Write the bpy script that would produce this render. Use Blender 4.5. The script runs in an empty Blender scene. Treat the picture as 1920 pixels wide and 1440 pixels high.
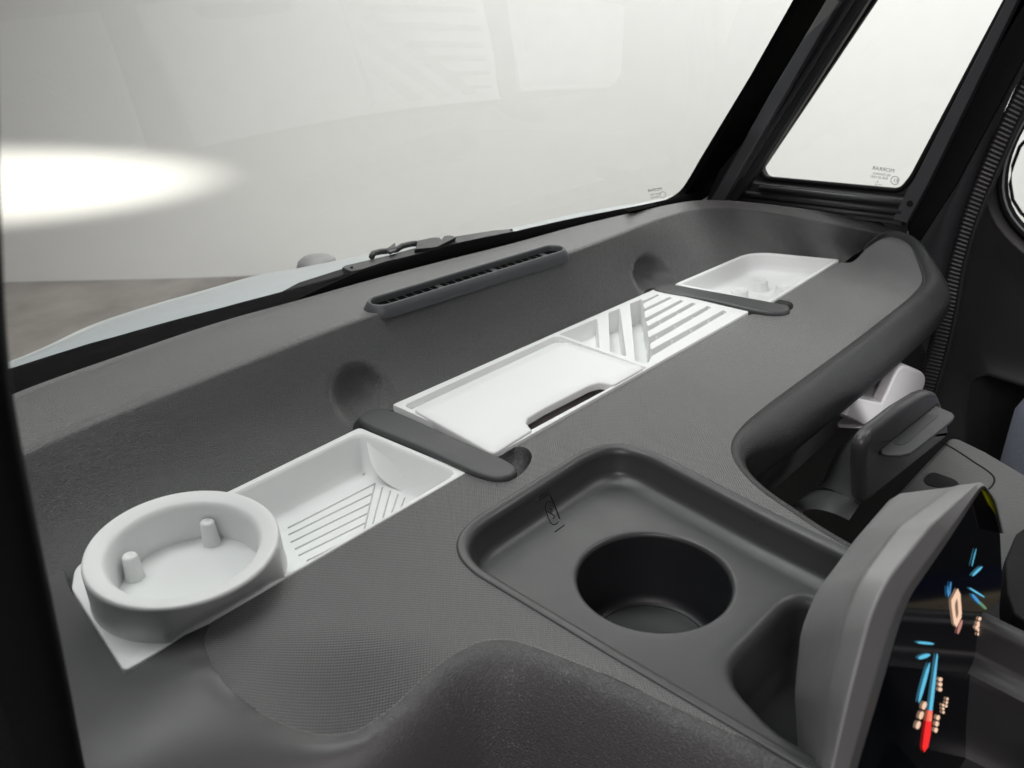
import bpy, bmesh, math, random
import numpy as np
from mathutils import Vector, Matrix
from mathutils.geometry import delaunay_2d_cdt
random.seed(7)
S = bpy.context.scene
COL = S.collection

# ------------------------------------------------------------ camera
YAW, PITCH, ROLL, FPX = .753284837, .460694525, -.0235614767, 1722.83
C0 = np.array([0, 0, .32])
_f = np.array([math.cos(PITCH)*math.cos(YAW), math.cos(PITCH)*math.sin(YAW), -math.sin(PITCH)])
_r = np.cross(_f, [0, 0, 1]); _r /= np.linalg.norm(_r); _u = np.cross(_r, _f)
R_ = math.cos(ROLL)*_r + math.sin(ROLL)*_u
U_ = -math.sin(ROLL)*_r + math.cos(ROLL)*_u
cam_d = bpy.data.cameras.new('camera'); cam = bpy.data.objects.new('camera', cam_d); COL.objects.link(cam)
M = Matrix(((R_[0], U_[0], -_f[0], C0[0]), (R_[1], U_[1], -_f[1], C0[1]), (R_[2], U_[2], -_f[2], C0[2]), (0, 0, 0, 1)))
cam.matrix_world = M
cam_d.sensor_width = 36; cam_d.lens = 36*FPX/1920
cam_d.clip_start = .01; cam_d.clip_end = 200
cam_d.dof.use_dof = True; cam_d.dof.focus_distance = .68; cam_d.dof.aperture_fstop = 13
S.camera = cam

# ------------------------------------------------------------ world and lamps
w = bpy.data.worlds.new('World'); S.world = w; w.use_nodes = True
bg = w.node_tree.nodes['Background']; bg.inputs[0].default_value = (.93, .97, 1, 1); bg.inputs[1].default_value = .06
def area(name, loc, to, sx, sy, power, col=(1, 1, 1)):
    l = bpy.data.lights.new(name, 'AREA'); l.shape = 'RECTANGLE'; l.size = sx; l.size_y = sy; l.energy = power; l.color = col
    o = bpy.data.objects.new(name, l); COL.objects.link(o); o.location = loc
    o.rotation_euler = (Vector(to)-Vector(loc)).to_track_quat('-Z', 'Y').to_euler(); return o
area('studio_softbox', (.05, .95, 1.9), (.3, .38, 0), 1.3, .9, 21, (.985, 1, .99))
fr_ = area('studio_softbox_front', (1.8, 1.6, 3.1), (3.4, 1.5, .3), 2.6, 1.5, 150, (.985, 1, .98)); fr_.data.spread = math.radians(112)
area('studio_softbox_door', (-1.1, -.55, 1.3), (.45, .15, 0), 1.0, .8, 15, (1, .91, .93))
area('far_fill_lamp', (1.6, -.3, 1.7), (.7, .2, -.05), .8, .5, 8, (1, .98, .97))  # added fill from the far side, lifts hook and lever box
cl_ = area('hook_fill_lamp', (.84, -.36, .13), (.715, .20, -.055), .16, .16, .065, (1, .98, .99)); cl_.data.spread = math.radians(22)  # narrow fill light added to brighten the bag hook
area('backdrop_fill_lamp', (.75, 2.2, -.70), (1.25, 3.55, -.45), 2.0, .2, 3.0, (1, 1, .97))  # added light in place of floor bounce on the lower backdrop
hl = bpy.data.lights.new('headlamp_beam', 'SPOT'); hl.energy = 560; hl.spot_size = math.radians(47); hl.spot_blend = 1.0; hl.shadow_soft_size = .02; hl.color = (1, .97, .88)
ho = bpy.data.objects.new('headlamp_beam', hl); COL.objects.link(ho); ho.location = (.25, .98, -.33)
ho.rotation_euler = (Vector((1.0, 3.78, -.49))-ho.location).to_track_quat('-Z', 'Y').to_euler(); ho.scale = (1, .15, 1)
S.view_settings.view_transform = 'Standard'; S.view_settings.look = 'None'
S.view_settings.exposure = 0; S.view_settings.gamma = 1; S.view_settings.use_curve_mapping = False
S.cycles.max_bounces = 8; S.cycles.transparent_max_bounces = 12
S.cycles.sample_clamp_indirect = 4
S.cycles.use_denoising = True

# ------------------------------------------------------------ measuring: a pixel of the 1920x1440 photo onto a real plane
def ray(px, py):
    return (px-960)/FPX*R_ - (py-720)/FPX*U_ + _f
def on(px, py, n, d):
    r = ray(px, py); n = np.array(n, float); t = (d - n@C0)/(n@r); return C0 + r*t
def az(px, py, z=0): return on(px, py, (0, 0, 1), z)
def ax(px, py, x): return on(px, py, (1, 0, 0), x)
def ay(px, py, y): return on(px, py, (0, 1, 0), y)
def a2(px, py, z=0): p = az(px, py, z); return (p[0], p[1])

# ------------------------------------------------------------ materials
def new_mat(name):
    m = bpy.data.materials.new(name); m.use_nodes = True; nt = m.node_tree
    return m, nt, nt.nodes['Principled BSDF']
def N(nt, t, **k):
    n = nt.nodes.new(t)
    for a, b in k.items():
        if a in ('inp',):
            for i, v in b.items(): n.inputs[i].default_value = v
        else: setattr(n, a, b)
    return n
def plastic(name, col, rough=.5, grain=None, gs=1.0, gd=.0003, var=.06, spec=.5, coat=0, fade=None, dust=0, sheen=0, rv=.05):
    m, nt, p = new_mat(name); L = nt.links.new
    tc = N(nt, 'ShaderNodeTexCoord')
    n1 = N(nt, 'ShaderNodeTexNoise', inp={'Scale': 14, 'Detail': 5, 'Roughness': .6}); L(tc.outputs['Object'], n1.inputs['Vector'])
    mr = N(nt, 'ShaderNodeMapRange', inp={'From Min': .3, 'From Max': .7, 'To Min': 1-var, 'To Max': 1+var}); L(n1.outputs['Fac'], mr.inputs['Value'])
    mx = N(nt, 'ShaderNodeVectorMath', operation='SCALE'); mx.inputs[0].default_value = col[:3]; L(mr.outputs[0], mx.inputs['Scale'])
    if dust:
        vd = N(nt, 'ShaderNodeTexVoronoi', inp={'Scale': 75.0}); L(tc.outputs['Object'], vd.inputs['Vector'])
        sc_ = N(nt, 'ShaderNodeSeparateColor'); L(vd.outputs['Color'], sc_.inputs[0])
        th = N(nt, 'ShaderNodeMath', operation='MULTIPLY'); th.inputs[1].default_value = .030*dust; L(sc_.outputs[0], th.inputs[0])
        lt = N(nt, 'ShaderNodeMath', operation='LESS_THAN'); L(vd.outputs['Distance'], lt.inputs[0]); L(th.outputs[0], lt.inputs[1])
        md = N(nt, 'ShaderNodeMix', data_type='RGBA'); L(lt.outputs[0], md.inputs['Factor']); L(mx.outputs[0], md.inputs['A']); md.inputs['B'].default_value = (.28, .27, .26, 1); L(md.outputs['Result'], p.inputs['Base Color'])
    else: L(mx.outputs[0], p.inputs['Base Color'])
    p.inputs['Sheen Weight'].default_value = sheen; p.inputs['Sheen Roughness'].default_value = .4
    # rougher and smoother handled patches
    n2 = N(nt, 'ShaderNodeTexNoise', inp={'Scale': 30, 'Detail': 6, 'Roughness': .7}); L(tc.outputs['Object'], n2.inputs['Vector'])
    mr2 = N(nt, 'ShaderNodeMapRange', inp={'From Min': .3, 'From Max': .7, 'To Min': rough-rv, 'To Max': rough+rv}); L(n2.outputs['Fac'], mr2.inputs['Value'])
    L(mr2.outputs[0], p.inputs['Roughness'])
    p.inputs['Specular IOR Level'].default_value = spec
    p.inputs['Coat Weight'].default_value = coat
    h = None
    if grain == 'leather':
        mp = N(nt, 'ShaderNodeMapping'); mp.inputs['Scale'].default_value = (1, 1.5, 1.2); L(tc.outputs['Object'], mp.inputs['Vector'])
        nz = N(nt, 'ShaderNodeTexNoise', inp={'Scale': 260*gs, 'Detail': 2}); L(mp.outputs[0], nz.inputs['Vector'])
        va = N(nt, 'ShaderNodeVectorMath', operation='MULTIPLY_ADD'); va.inputs[1].default_value = (.0016,)*3; L(nz.outputs['Color'], va.inputs[0]); L(mp.outputs[0], va.inputs[2])
        v = N(nt, 'ShaderNodeTexVoronoi', feature='DISTANCE_TO_EDGE', inp={'Scale': 620*gs}); L(va.outputs[0], v.inputs['Vector'])
        cr = N(nt, 'ShaderNodeMapRange', interpolation_type='SMOOTHSTEP', inp={'From Min': 0, 'From Max': .3}); L(v.outputs['Distance'], cr.inputs['Value']); h = cr.outputs[0]
    elif grain == 'fine':
        v = N(nt, 'ShaderNodeTexNoise', inp={'Scale': 1100*gs, 'Detail': 2, 'Roughness': .6}); L(tc.outputs['Object'], v.inputs['Vector']); h = v.outputs['Fac']
    elif grain == 'knurl':
        sp = N(nt, 'ShaderNodeSeparateXYZ'); L(tc.outputs['Object'], sp.inputs[0])
        k = 2*math.pi/.0021
        outs = []
        for sgn in (1, -1):
            a = N(nt, 'ShaderNodeMath', operation='MULTIPLY'); a.inputs[1].default_value = k*sgn; L(sp.outputs['Y'], a.inputs[0])
            b = N(nt, 'ShaderNodeMath', operation='MULTIPLY_ADD'); b.inputs[1].default_value = k; L(sp.outputs['X'], b.inputs[0]); L(a.outputs[0], b.inputs[2])
            c = N(nt, 'ShaderNodeMath', operation='SINE'); L(b.outputs[0], c.inputs[0]); outs.append(c)
        m_ = N(nt, 'ShaderNodeMath', operation='ADD'); L(outs[0].outputs[0], m_.inputs[0]); L(outs[1].outputs[0], m_.inputs[1])
        m2 = N(nt, 'ShaderNodeMath', operation='MULTIPLY'); m2.inputs[1].default_value = .25; L(m_.outputs[0], m2.inputs[0]); h = m2.outputs[0]
    if h is not None:
        b = N(nt, 'ShaderNodeBump', inp={'Strength': 1.0, 'Distance': gd})
        if fade:
            sx = N(nt, 'ShaderNodeSeparateXYZ'); L(tc.outputs['Object'], sx.inputs[0])
            fd = N(nt, 'ShaderNodeMapRange', inp={'From Min': fade[0], 'From Max': fade[1], 'To Min': .12, 'To Max': 1}); L(sx.outputs['X'], fd.inputs['Value']); L(fd.outputs[0], b.inputs['Strength'])
        L(h, b.inputs['Height']); L(b.outputs[0], p.inputs['Normal'])
    return m
M_LEDGE = plastic('grained dark grey dash plastic', (.056, .059, .058), .36, 'leather', 1.1, .00017, spec=.8, sheen=.6, rv=.015)
M_PAD = plastic('knurled rubber pad', (.060, .062, .062), .34, 'knurl', 1, .00036, dust=.8, sheen=.6, spec=.7, rv=.02)
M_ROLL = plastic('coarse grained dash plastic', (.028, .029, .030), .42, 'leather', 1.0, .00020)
M_FASC = plastic('dash skin turning smooth towards the door', (.064, .063, .065), .42, 'leather', 1.0, .00018, spec=.5, fade=(.165, .235))
M_SATIN = plastic('satin grey moulded plastic', (.044, .045, .047), .38, 'fine', 1, .00004, dust=1)
M_SMOOTH = plastic('smooth dark grey plastic', (.055, .056, .058), .5, 'fine', .8, .00008)
M_VENT = plastic('vent grey plastic', (.075, .080, .084), .42, 'fine', 1, .00004)
M_WHITE = plastic('matt white plastic', (.80, .815, .81), .42, 'fine', .6, .00003, var=.012, spec=.4)
M_WHITE2 = plastic('white hook plastic', (.85, .85, .85), .45, var=.02)  # one even near-white colour for the bag hook
M_BLACK = plastic('black rubber', (.008, .008, .009), .6, 'fine', .5, .0001, spec=.18)
M_SEAL = plastic('matt black seal', (.003, .003, .003), .9, spec=.03)
M_BLKPL = plastic('black satin plastic', (.022, .023, .025), .38, 'fine', .8, .00005)
M_FRAME = plastic('charcoal painted frame', (.035, .036, .038), .42, 'fine', .8, .00005)
M_DOOR = plastic('charcoal door lining', (.028, .030, .032), .45, 'fine', .5, .00012)
M_PANEL = plastic('grey column cover', (.07, .072, .071), .5, 'fine', .5, .00022)
M_TRIM = plastic('grey pillar lining', (.050, .052, .056), .45, 'fine', .5, .00008)
M_HOODC = plastic('cluster hood plastic', (.24, .24, .242), .42, 'fine', .6, .00006)
M_RIB = plastic('grey pillar rib', (.085, .087, .092), .4, 'fine', .8, .00005)
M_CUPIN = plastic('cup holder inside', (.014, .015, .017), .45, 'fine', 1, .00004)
M_CAR = plastic('pale blue grey car paint', (.43, .465, .475), .34, var=.004, coat=.3)
M_SEAT = plastic('blue grey seat fabric', (.16, .175, .22), .9, 'fine', .3, .0006)
M_STORE = plastic('grey brown storage floor', (.26, .24, .235), .6, 'fine', .5, .0001)
M_SCREEN, nt, p = new_mat('glossy black display glass'); p.inputs['Base Color'].default_value = (.004, .005, .008, 1); p.inputs['Roughness'].default_value = .06
def emis(name, col, s):
    m, nt, p = new_mat(name); p.inputs['Base Color'].default_value = (0, 0, 0, 1); p.inputs['Emission Color'].default_value = (*col, 1); p.inputs['Emission Strength'].default_value = s
    return m
E_CY = emis('display cyan', (.13, .55, .80), 1.0); E_CR = emis('display cream', (1, .66, .47), .95); E_RED = emis('display red', (1, .03, .03), .95)
E_BL = emis('display blue', (.08, .38, .80), .8); E_GR = emis('display green', (.25, .5, .28), .5); E_PK = emis('display pink', (.75, .35, .30), .7)
M_YEL = plastic('yellow film', (.80, .85, .02), .5)
def glass(name, tint=.93, ref=1.0):
    m = bpy.data.materials.new(name); m.use_nodes = True; nt = m.node_tree; nt.nodes.clear(); L = nt.links.new
    o = N(nt, 'ShaderNodeOutputMaterial'); t = N(nt, 'ShaderNodeBsdfTransparent'); t.inputs[0].default_value = (tint, tint*1.005, tint, 1)
    g = N(nt, 'ShaderNodeBsdfGlossy'); g.inputs['Roughness'].default_value = .0; g.inputs[0].default_value = (ref,)*3+(1,)
    lw = N(nt, 'ShaderNodeLayerWeight'); lw.inputs[0].default_value = .5
    pw = N(nt, 'ShaderNodeMath', operation='POWER'); pw.inputs[1].default_value = 5; L(lw.outputs['Facing'], pw.inputs[0])
    f = N(nt, 'ShaderNodeMath', operation='MULTIPLY_ADD'); f.inputs[1].default_value = .9; f.inputs[2].default_value = .028; L(pw.outputs[0], f.inputs[0])
    mx = N(nt, 'ShaderNodeMixShader'); L(f.outputs[0], mx.inputs[0]); L(t.outputs[0], mx.inputs[1]); L(g.outputs[0], mx.inputs[2]); L(mx.outputs[0], o.inputs[0])
    return m
M_GLASS = glass('clear window glass', .95)
M_MARK = plastic('printed glass mark', (.16, .17, .17), .7)
# concrete and backdrop
def ground_mat():
    m, nt, p = new_mat('stained brown grey concrete'); L = nt.links.new
    tc = N(nt, 'ShaderNodeTexCoord')
    n1 = N(nt, 'ShaderNodeTexNoise', inp={'Scale': 2.2, 'Detail': 8, 'Roughness': .62}); L(tc.outputs['Object'], n1.inputs['Vector'])
    cr = N(nt, 'ShaderNodeValToRGB'); cr.color_ramp.elements[0].position = .35; cr.color_ramp.elements[0].color = (.11, .098, .09, 1)
    cr.color_ramp.elements[1].position = .72; cr.color_ramp.elements[1].color = (.29, .268, .25, 1); L(n1.outputs['Fac'], cr.inputs[0]); L(cr.outputs[0], p.inputs['Base Color'])
    p.inputs['Roughness'].default_value = .45
    return m
M_GROUND = ground_mat()
M_COVE = plastic('white painted studio cove', (.78, .78, .76), .8, var=.012)

# ------------------------------------------------------------ object helpers
def thing(name, label, cat, loc=(0, 0, 0), group=None):
    o = bpy.data.objects.new(name, None); COL.objects.link(o); o.location = loc; o.empty_display_size = .02
    o['label'] = label; o['category'] = cat
    if group: o['group'] = group
    return o
def world_loc(o):
    v = Vector((0, 0, 0))
    while o: v += o.location; o = o.parent
    return v
def mesh(name, verts, faces, mat, parent=None, smooth=True, bevel=0, seg=3, auto=None, label=None, thick=0, subs=0):
    me = bpy.data.meshes.new(name); me.from_pydata([tuple(map(float, v)) for v in verts], [], faces); me.validate()
    bm = bmesh.new(); bm.from_mesh(me); bmesh.ops.remove_doubles(bm, verts=bm.verts, dist=1e-6); bmesh.ops.recalc_face_normals(bm, faces=bm.faces)
    bm.to_mesh(me); bm.free()
    o = bpy.data.objects.new(name, me); COL.objects.link(o); me.materials.append(mat)
    if parent is not None:
        o.parent = parent
        o.matrix_parent_inverse = Matrix.Translation(-parent.location) if parent.type == 'EMPTY' else Matrix.Identity(4)
    if smooth:
        for q in me.polygons: q.use_smooth = True
        if auto: me.set_sharp_from_angle(angle=math.radians(auto))
    if thick:
        s = o.modifiers.new('thickness', 'SOLIDIFY'); s.thickness = thick; s.offset = 0
    if bevel:
        b = o.modifiers.new('edge', 'BEVEL'); b.width = bevel; b.segments = seg; b.limit_method = 'ANGLE'; b.angle_limit = math.radians(35); b.harden_normals = True
    if subs:
        s = o.modifiers.new('sub', 'SUBSURF'); s.levels = s.render_levels = subs
    if label: o['label'] = label
    return o
def tag(o, label, cat, group=None):
    o['label'] = label; o['category'] = cat
    if group: o['group'] = group
    return o
def struct(o): o['kind'] = 'structure'; return o
def crom(pts, n, closed=False):
    """Catmull-Rom through the points, resampled to n points evenly along its length"""
    P = [np.array(p, float) for p in pts]; out = []
    m = len(P); rng = range(m) if closed else range(m-1)
    for i in rng:
        p0 = P[(i-1) % m] if (closed or i > 0) else 2*P[0]-P[1]
        p1 = P[i]; p2 = P[(i+1) % m]
        p3 = P[(i+2) % m] if (closed or i+2 < m) else 2*P[-1]-P[-2]
        a = max(np.linalg.norm(p1-p0), 1e-9)**.5; b = max(np.linalg.norm(p2-p1), 1e-9)**.5; c = max(np.linalg.norm(p3-p2), 1e-9)**.5
        m1 = (p2-p1) - b*b*(0) if False else None
        t1 = b*((p1-p0)/a - (p2-p0)/(a+b) + (p2-p1)/b); t2 = b*((p2-p1)/b - (p3-p1)/(b+c) + (p3-p2)/c)
        for k in range(24):
            t = k/24; out.append((2*t**3-3*t*t+1)*p1 + (t**3-2*t*t+t)*t1 + (-2*t**3+3*t*t)*p2 + (t**3-t*t)*t2)
    out.append(P[0] if closed else P[-1])
    return resamp(out, n, closed)
def resamp(pts, n, closed=False):
    q = np.array(pts, float); d = np.r_[0, np.cumsum(np.linalg.norm(np.diff(q, axis=0), axis=1))]
    t = np.linspace(0, d[-1], n, endpoint=not closed)
    return np.stack([np.interp(t, d, q[:, k]) for k in range(q.shape[1])], 1)
def rpoly(pts, r, n=8):
    """polygon with rounded corners; r number or list"""
    P = [np.array(p[:2], float) for p in pts]; m = len(P); out = []
    for i in range(m):
        rr = r[i] if isinstance(r, (list, tuple)) else r
        a, b, c = P[i-1], P[i], P[(i+1) % m]
        u = a-b; v = c-b; lu = np.linalg.norm(u); lv = np.linalg.norm(v); u /= lu; v /= lv
        cs = float(np.clip(u@v, -1, 1)); th = math.acos(cs)
        if rr <= 0 or th > 3.12: out.append(b); continue
        d = min(rr/math.tan(th/2), .48*lu, .48*lv)
        p, q = b+u*d, b+v*d
        for k in range(n+1):
            t = k/n; out.append((1-t)**2*p + 2*t*(1-t)*(b*.85+(p+q)*.075) + t*t*q)
    return [tuple(o) for o in out]
def ccw(P):
    a = sum(P[i-1][0]*P[i][1]-P[i][0]*P[i-1][1] for i in range(len(P)))
    return list(P) if a > 0 else list(P)[::-1]
def offset(P, d):
    """closed ccw polygon moved inward by d"""
    q = np.array(P, float); n = len(q); out = []
    for i in range(n):
        e1 = q[i]-q[i-1]; e2 = q[(i+1) % n]-q[i]
        e1 /= max(np.linalg.norm(e1), 1e-9); e2 /= max(np.linalg.norm(e2), 1e-9)
        n1 = np.array([-e1[1], e1[0]]); n2 = np.array([-e2[1], e2[0]]); nn = n1+n2; l = np.linalg.norm(nn)
        nn = nn/l if l > 1e-6 else n1
        out.append(q[i]+nn*d/max(.5, float(nn@n1)))
    return out
def loft(rings, closed=True, cap0=False, cap1=False):
    V = []; F = []; n = len(rings[0])
    for r in rings: V += [tuple(p) for p in r]
    for j in range(len(rings)-1):
        for i in range(n if closed else n-1):
            a = j*n+i; b = j*n+(i+1) % n; F.append((a, b, b+n, a+n))
    if cap0: F.append(tuple(range(n))[::-1])
    if cap1: F.append(tuple(range((len(rings)-1)*n, len(rings)*n)))
    return V, F
def join(*vf):
    V = []; F = []
    for v, f in vf:
        o = len(V); V += list(v); F += [tuple(i+o for i in g) for g in f]
    return V, F
def prof_rings(P, prof, z0=0, H=None):
    """rings of outline P, inset and raised after the profile [(inset, z)...]"""
    P = ccw(P); out = []
    for ins, z in prof:
        q = offset(P, ins) if abs(ins) > 1e-9 else P
        out.append([(x, y, (H(x, y) if H else 0)+z0+z) for x, y in q])
    return out
def fil(x0, z0, x1, z1, n=6, kind='out'):
    """quarter curve between two profile points; 'out' leaves horizontally, 'in' arrives horizontally"""
    o = []
    for k in range(n+1):
        t = k/n*math.pi/2
        if kind == 'out': o.append((x0+(x1-x0)*math.sin(t), z0+(z1-z0)*(1-math.cos(t))))
        else: o.append((x0+(x1-x0)*(1-math.cos(t)), z0+(z1-z0)*math.sin(t)))
    return o
def inside(p, P):
    x, y = p; c = False; n = len(P)
    for i in range(n):
        x1, y1 = P[i-1]; x2, y2 = P[i]
        if (y1 > y) != (y2 > y) and x < (x2-x1)*(y-y1)/(y2-y1)+x1: c = not c
    return c
def np_inside(Q, P):
    Q = np.asarray(Q); c = np.zeros(len(Q), bool); P = np.asarray(P)
    for i in range(len(P)):
        x1, y1 = P[i-1]; x2, y2 = P[i]
        if y1 == y2: continue
        c ^= ((y1 > Q[:, 1]) != (y2 > Q[:, 1])) & (Q[:, 0] < (x2-x1)*(Q[:, 1]-y1)/(y2-y1)+x1)
    return c
def segdist(Q, P, closed=True):
    Q = np.asarray(Q, float); P = np.asarray(P, float); best = np.full(len(Q), 1e9); n = len(P)
    for i in range(0 if closed else 1, n):
        a = P[i-1]; b = P[i]; d = b-a; L = d@d
        t = np.clip(((Q-a)@d)/max(L, 1e-12), 0, 1); best = np.minimum(best, np.hypot(*(Q-a-t[:, None]*d).T))
    return best
def patch(outline, holes=(), sp=.006, H=None, z0=0, margin=.6):
    """flat region with holes, triangulated with an even grid inside and lifted by H"""
    loops = [list(outline)]+[list(h) for h in holes]
    V = []; E = []
    for l in loops:
        o = len(V); V += [Vector((float(p[0]), float(p[1]))) for p in l]; E += [(o+i, o+(i+1) % len(l)) for i in range(len(l))]
    q = np.array(outline); x0, y0 = q.min(0); x1, y1 = q.max(0)
    gx, gy = np.meshgrid(np.arange(x0+sp*.5, x1, sp), np.arange(y0+sp*.5, y1, sp)); G = np.c_[gx.ravel(), gy.ravel()]
    if len(G):
        ok = np_inside(G, outline)
        for h in holes: ok &= ~np_inside(G, h)
        G = G[ok]
        if len(G):
            d = segdist(G, outline)
            for h in holes: d = np.minimum(d, segdist(G, h))
            G = G[d > sp*margin]
        V += [Vector((float(a), float(b))) for a, b in G]
    vo, eo, fo, *_ = delaunay_2d_cdt(V, E, [], 0, 1e-7)
    ce = np.array([[sum(vo[i][0] for i in f)/3, sum(vo[i][1] for i in f)/3] for f in fo])
    ok = np_inside(ce, outline)
    for h in holes: ok &= ~np_inside(ce, h)
    F = [tuple(f) for f, k in zip(fo, ok) if k]
    return [(v[0], v[1], (H(v[0], v[1]) if H else 0)+z0) for v in vo], F
def prism(poly, vec):
    """polygon of 3D points pushed along vec"""
    n = len(poly); vec = np.array(vec, float)
    V = [tuple(p) for p in poly]+[tuple(np.array(p)+vec) for p in poly]
    F = [tuple(range(n)), tuple(range(n, 2*n))[::-1]]+[(i, (i+1) % n, n+(i+1) % n, n+i) for i in range(n)]
    return V, F
def tube(path, r, n=10, cap=True):
    P = [np.array(p, float) for p in path]; rings = []
    up = np.array([0.01, .02, 1.])
    for i, p in enumerate(P):
        t = P[min(i+1, len(P)-1)]-P[max(i-1, 0)]; t /= np.linalg.norm(t)
        a = np.cross(t, up); a /= np.linalg.norm(a); b = np.cross(a, t)
        rr = r[i] if isinstance(r, (list, tuple, np.ndarray)) else r
        rings.append([p+rr*(a*math.cos(k*2*math.pi/n)+b*math.sin(k*2*math.pi/n)) for k in range(n)])
    return loft(rings, True, cap, cap)
def box(c, s, ax_=None):
    c = np.array(c, float); A = np.eye(3) if ax_ is None else np.array(ax_)
    V = [c+A.T@(np.array([i, j, k])*np.array(s)/2) for i in (-1, 1) for j in (-1, 1) for k in (-1, 1)]
    return V, [(0, 1, 3, 2), (4, 6, 7, 5), (0, 4, 5, 1), (2, 3, 7, 6), (0, 2, 6, 4), (1, 5, 7, 3)]
def ss(a, b, x):
    t = min(1, max(0, (x-a)/(b-a))); return t*t*(3-2*t)

# ================================================================ SETTING
V, F = patch([(-8, -8), (14, -8), (14, 14), (-8, 14)], sp=2, z0=-.85); struct(mesh('ground', V, F, M_GROUND, smooth=False))
wl = crom([(-9, 9.6), (-3.0, 7.2), (.2, 4.60), (1.10, 3.69), (1.73, 3.03), (2.6, 2.3), (3.4, 1.5), (4.0, .3), (4.2, -2), (4.2, -6)], 120)
rings = []
for z in [-.849, -.84, -.82, -.75, -.4, 0, .5, 1, 1.5, 2, 2.5, 3, 3.6]: rings.append([(x, y, z) for x, y in wl])
V, F = loft(rings, False); struct(mesh('backdrop_wall', V, F, M_COVE))

# ================================================================ DASHBOARD
dash = thing('dashboard', 'wide charcoal grained dashboard with open shelf, knurled grip pad and round cup recess', 'dashboard', (.5, .4, -.1))
def Hp(x, y):
    """height of the pad: lifts at the far end, dips in the near corner"""
    up = .030*ss(.84, .975, x)
    dn = -.022*ss(0, 1, max(0, 1-math.hypot((x-.150)/.085, (y-.262)/.085)))
    return up+dn
def surf(px, py, H=Hp):
    z = 0
    for _ in range(12): p = az(px, py, z); z = H(p[0], p[1])
    return p
def s2(px, py): p = surf(px, py); return (p[0], p[1])

# pad outline
rearA = [a2(395, 1168), a2(600, 1048), a2(860, 895)]
notch1 = [a2(878, 886), a2(905, 899), a2(935, 904), a2(967, 896), a2(990, 875), a2(997, 853), a2(985, 839), a2(962, 838)]
rearB = [a2(944, 851), a2(1100, 762), a2(1250, 677), a2(1390, 597)]
notch2 = [a2(1412, 589), a2(1440, 592), a2(1470, 588), a2(1487, 576), a2(1482, 566), a2(1462, 562)]
rearC = [a2(1452, 566), a2(1500, 535), s2(1572, 492)]
endC = [s2(1600, 470), s2(1632, 450), s2(1668, 443), s2(1700, 452), s2(1722, 472), s2(1733, 500), s2(1728, 528)]
frontR = [s2(1700, 562), a2(1600, 640), a2(1500, 713), a2(1430, 765), a2(1395, 795), a2(1374, 823), a2(1371, 848), a2(1385, 878), a2(1420, 915), a2(1480, 958), a2(1560, 1010)]
hid = [(.425, .06), (.41, -.03), (.30, -.03), (.283, .03)]
frontL = [s2(1500, 1436), s2(1250, 1318), s2(1130, 1262), s2(1050, 1230), s2(1000, 1212), s2(955, 1199), s2(905, 1202), s2(860, 1221), s2(800, 1265), s2(740, 1322)]
frontL2 = [s2(700, 1352), s2(662, 1372), s2(620, 1378), s2(560, 1368), s2(500, 1342), s2(440, 1300), s2(405, 1258), s2(388, 1225), s2(384, 1195)]
def seq(*segs):
    o = []
    for s in segs: o += [tuple(p) for p in s]
    return o
closed = seq(notch1[1:-1])
padP = []
padP += list(map(tuple, resamp(rearA, 40)))
padP += list(map(tuple, crom([rearA[-1]]+notch1+[rearB[0]], 40)))[1:-1]
padP += list(map(tuple, resamp(rearB, 50)))
padP += list(map(tuple, crom([rearB[-1]]+notch2+[rearC[0]], 36)))[1:-1]
edge_start = len(padP)
edgeR = crom(rearC+endC+frontR+hid[:1], 220)
edgeL = crom(hid[-1:]+frontL+frontL2+[rearA[0]], 200)
padP += list(map(tuple, edgeR)) + [hid[1], hid[2]] + list(map(tuple, edgeL))[:-1]
padP = ccw(padP)
cupO = ccw(rpoly([(.2795, .0), (.2805, .20), (.283, .334), (.462, .336), (.443, .20), (.425, .0)], [.01, .3, .040, .036, .3, .01], 14))
cupO = [tuple(p) for p in resamp(cupO+[cupO[0]], 200, True)]
V, F = patch(padP, [cupO], .006, Hp)
mesh('grip_pad', V, F, M_PAD, dash)

# satin tray let into the pad, with the round cup holder and the sunk foot of the instrument cluster
CX, CY, CR, ZF = .367, .2345, .0445, -.021
zf = lambda x, y: ZF
lip = [(0, -.002), (0, .0002), (.0005, .0008), (.0014, .0010), (.0028, .0007)]
prof = lip + fil(.0028, .0007, .0085, -.006, 6, 'out') + [(.0105, -.011)] + fil(.0114, -.0135, .0235, ZF, 9, 'in')[1:]
rr = prof_rings(cupO, prof)
inner = [(p[0], p[1]) for p in rr[-1]]
hole = [(CX+CR*1.07*math.cos(t), CY+CR*1.07*math.sin(t)) for t in np.linspace(0, 2*math.pi, 72, endpoint=False)]
wellO = ccw(rpoly([(.306, .01), (.3065, .128), (.325, .172), (.415, .172), (.418, .01)], [.004, .05, .03, .02, .004], 12))
wellO = [tuple(p) for p in resamp(wellO+[wellO[0]], 90, True)]
Vp, Fp = patch(inner, [hole, wellO], .006, None, ZF)
cupring = prof_rings(ccw(hole), [(0, ZF)]+[(CR*.07*math.sin(t), ZF-.003*(1-math.cos(t))) for t in np.linspace(.2, math.pi/2, 5)])
wellR = prof_rings(wellO, fil(0, ZF, .007, ZF-.010, 5, 'out')+[(.012, ZF-.03), (.013, ZF-.05)])
mesh('cup_tray', *join(loft(rr), (Vp, Fp), loft(cupring), loft(wellR, cap1=True)), M_SATIN, dash)
def circ(cx, cy, r, z, n=72): return [(cx+r*math.cos(t), cy+r*math.sin(t), z) for t in np.linspace(0, 2*math.pi, n, endpoint=False)]
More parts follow.
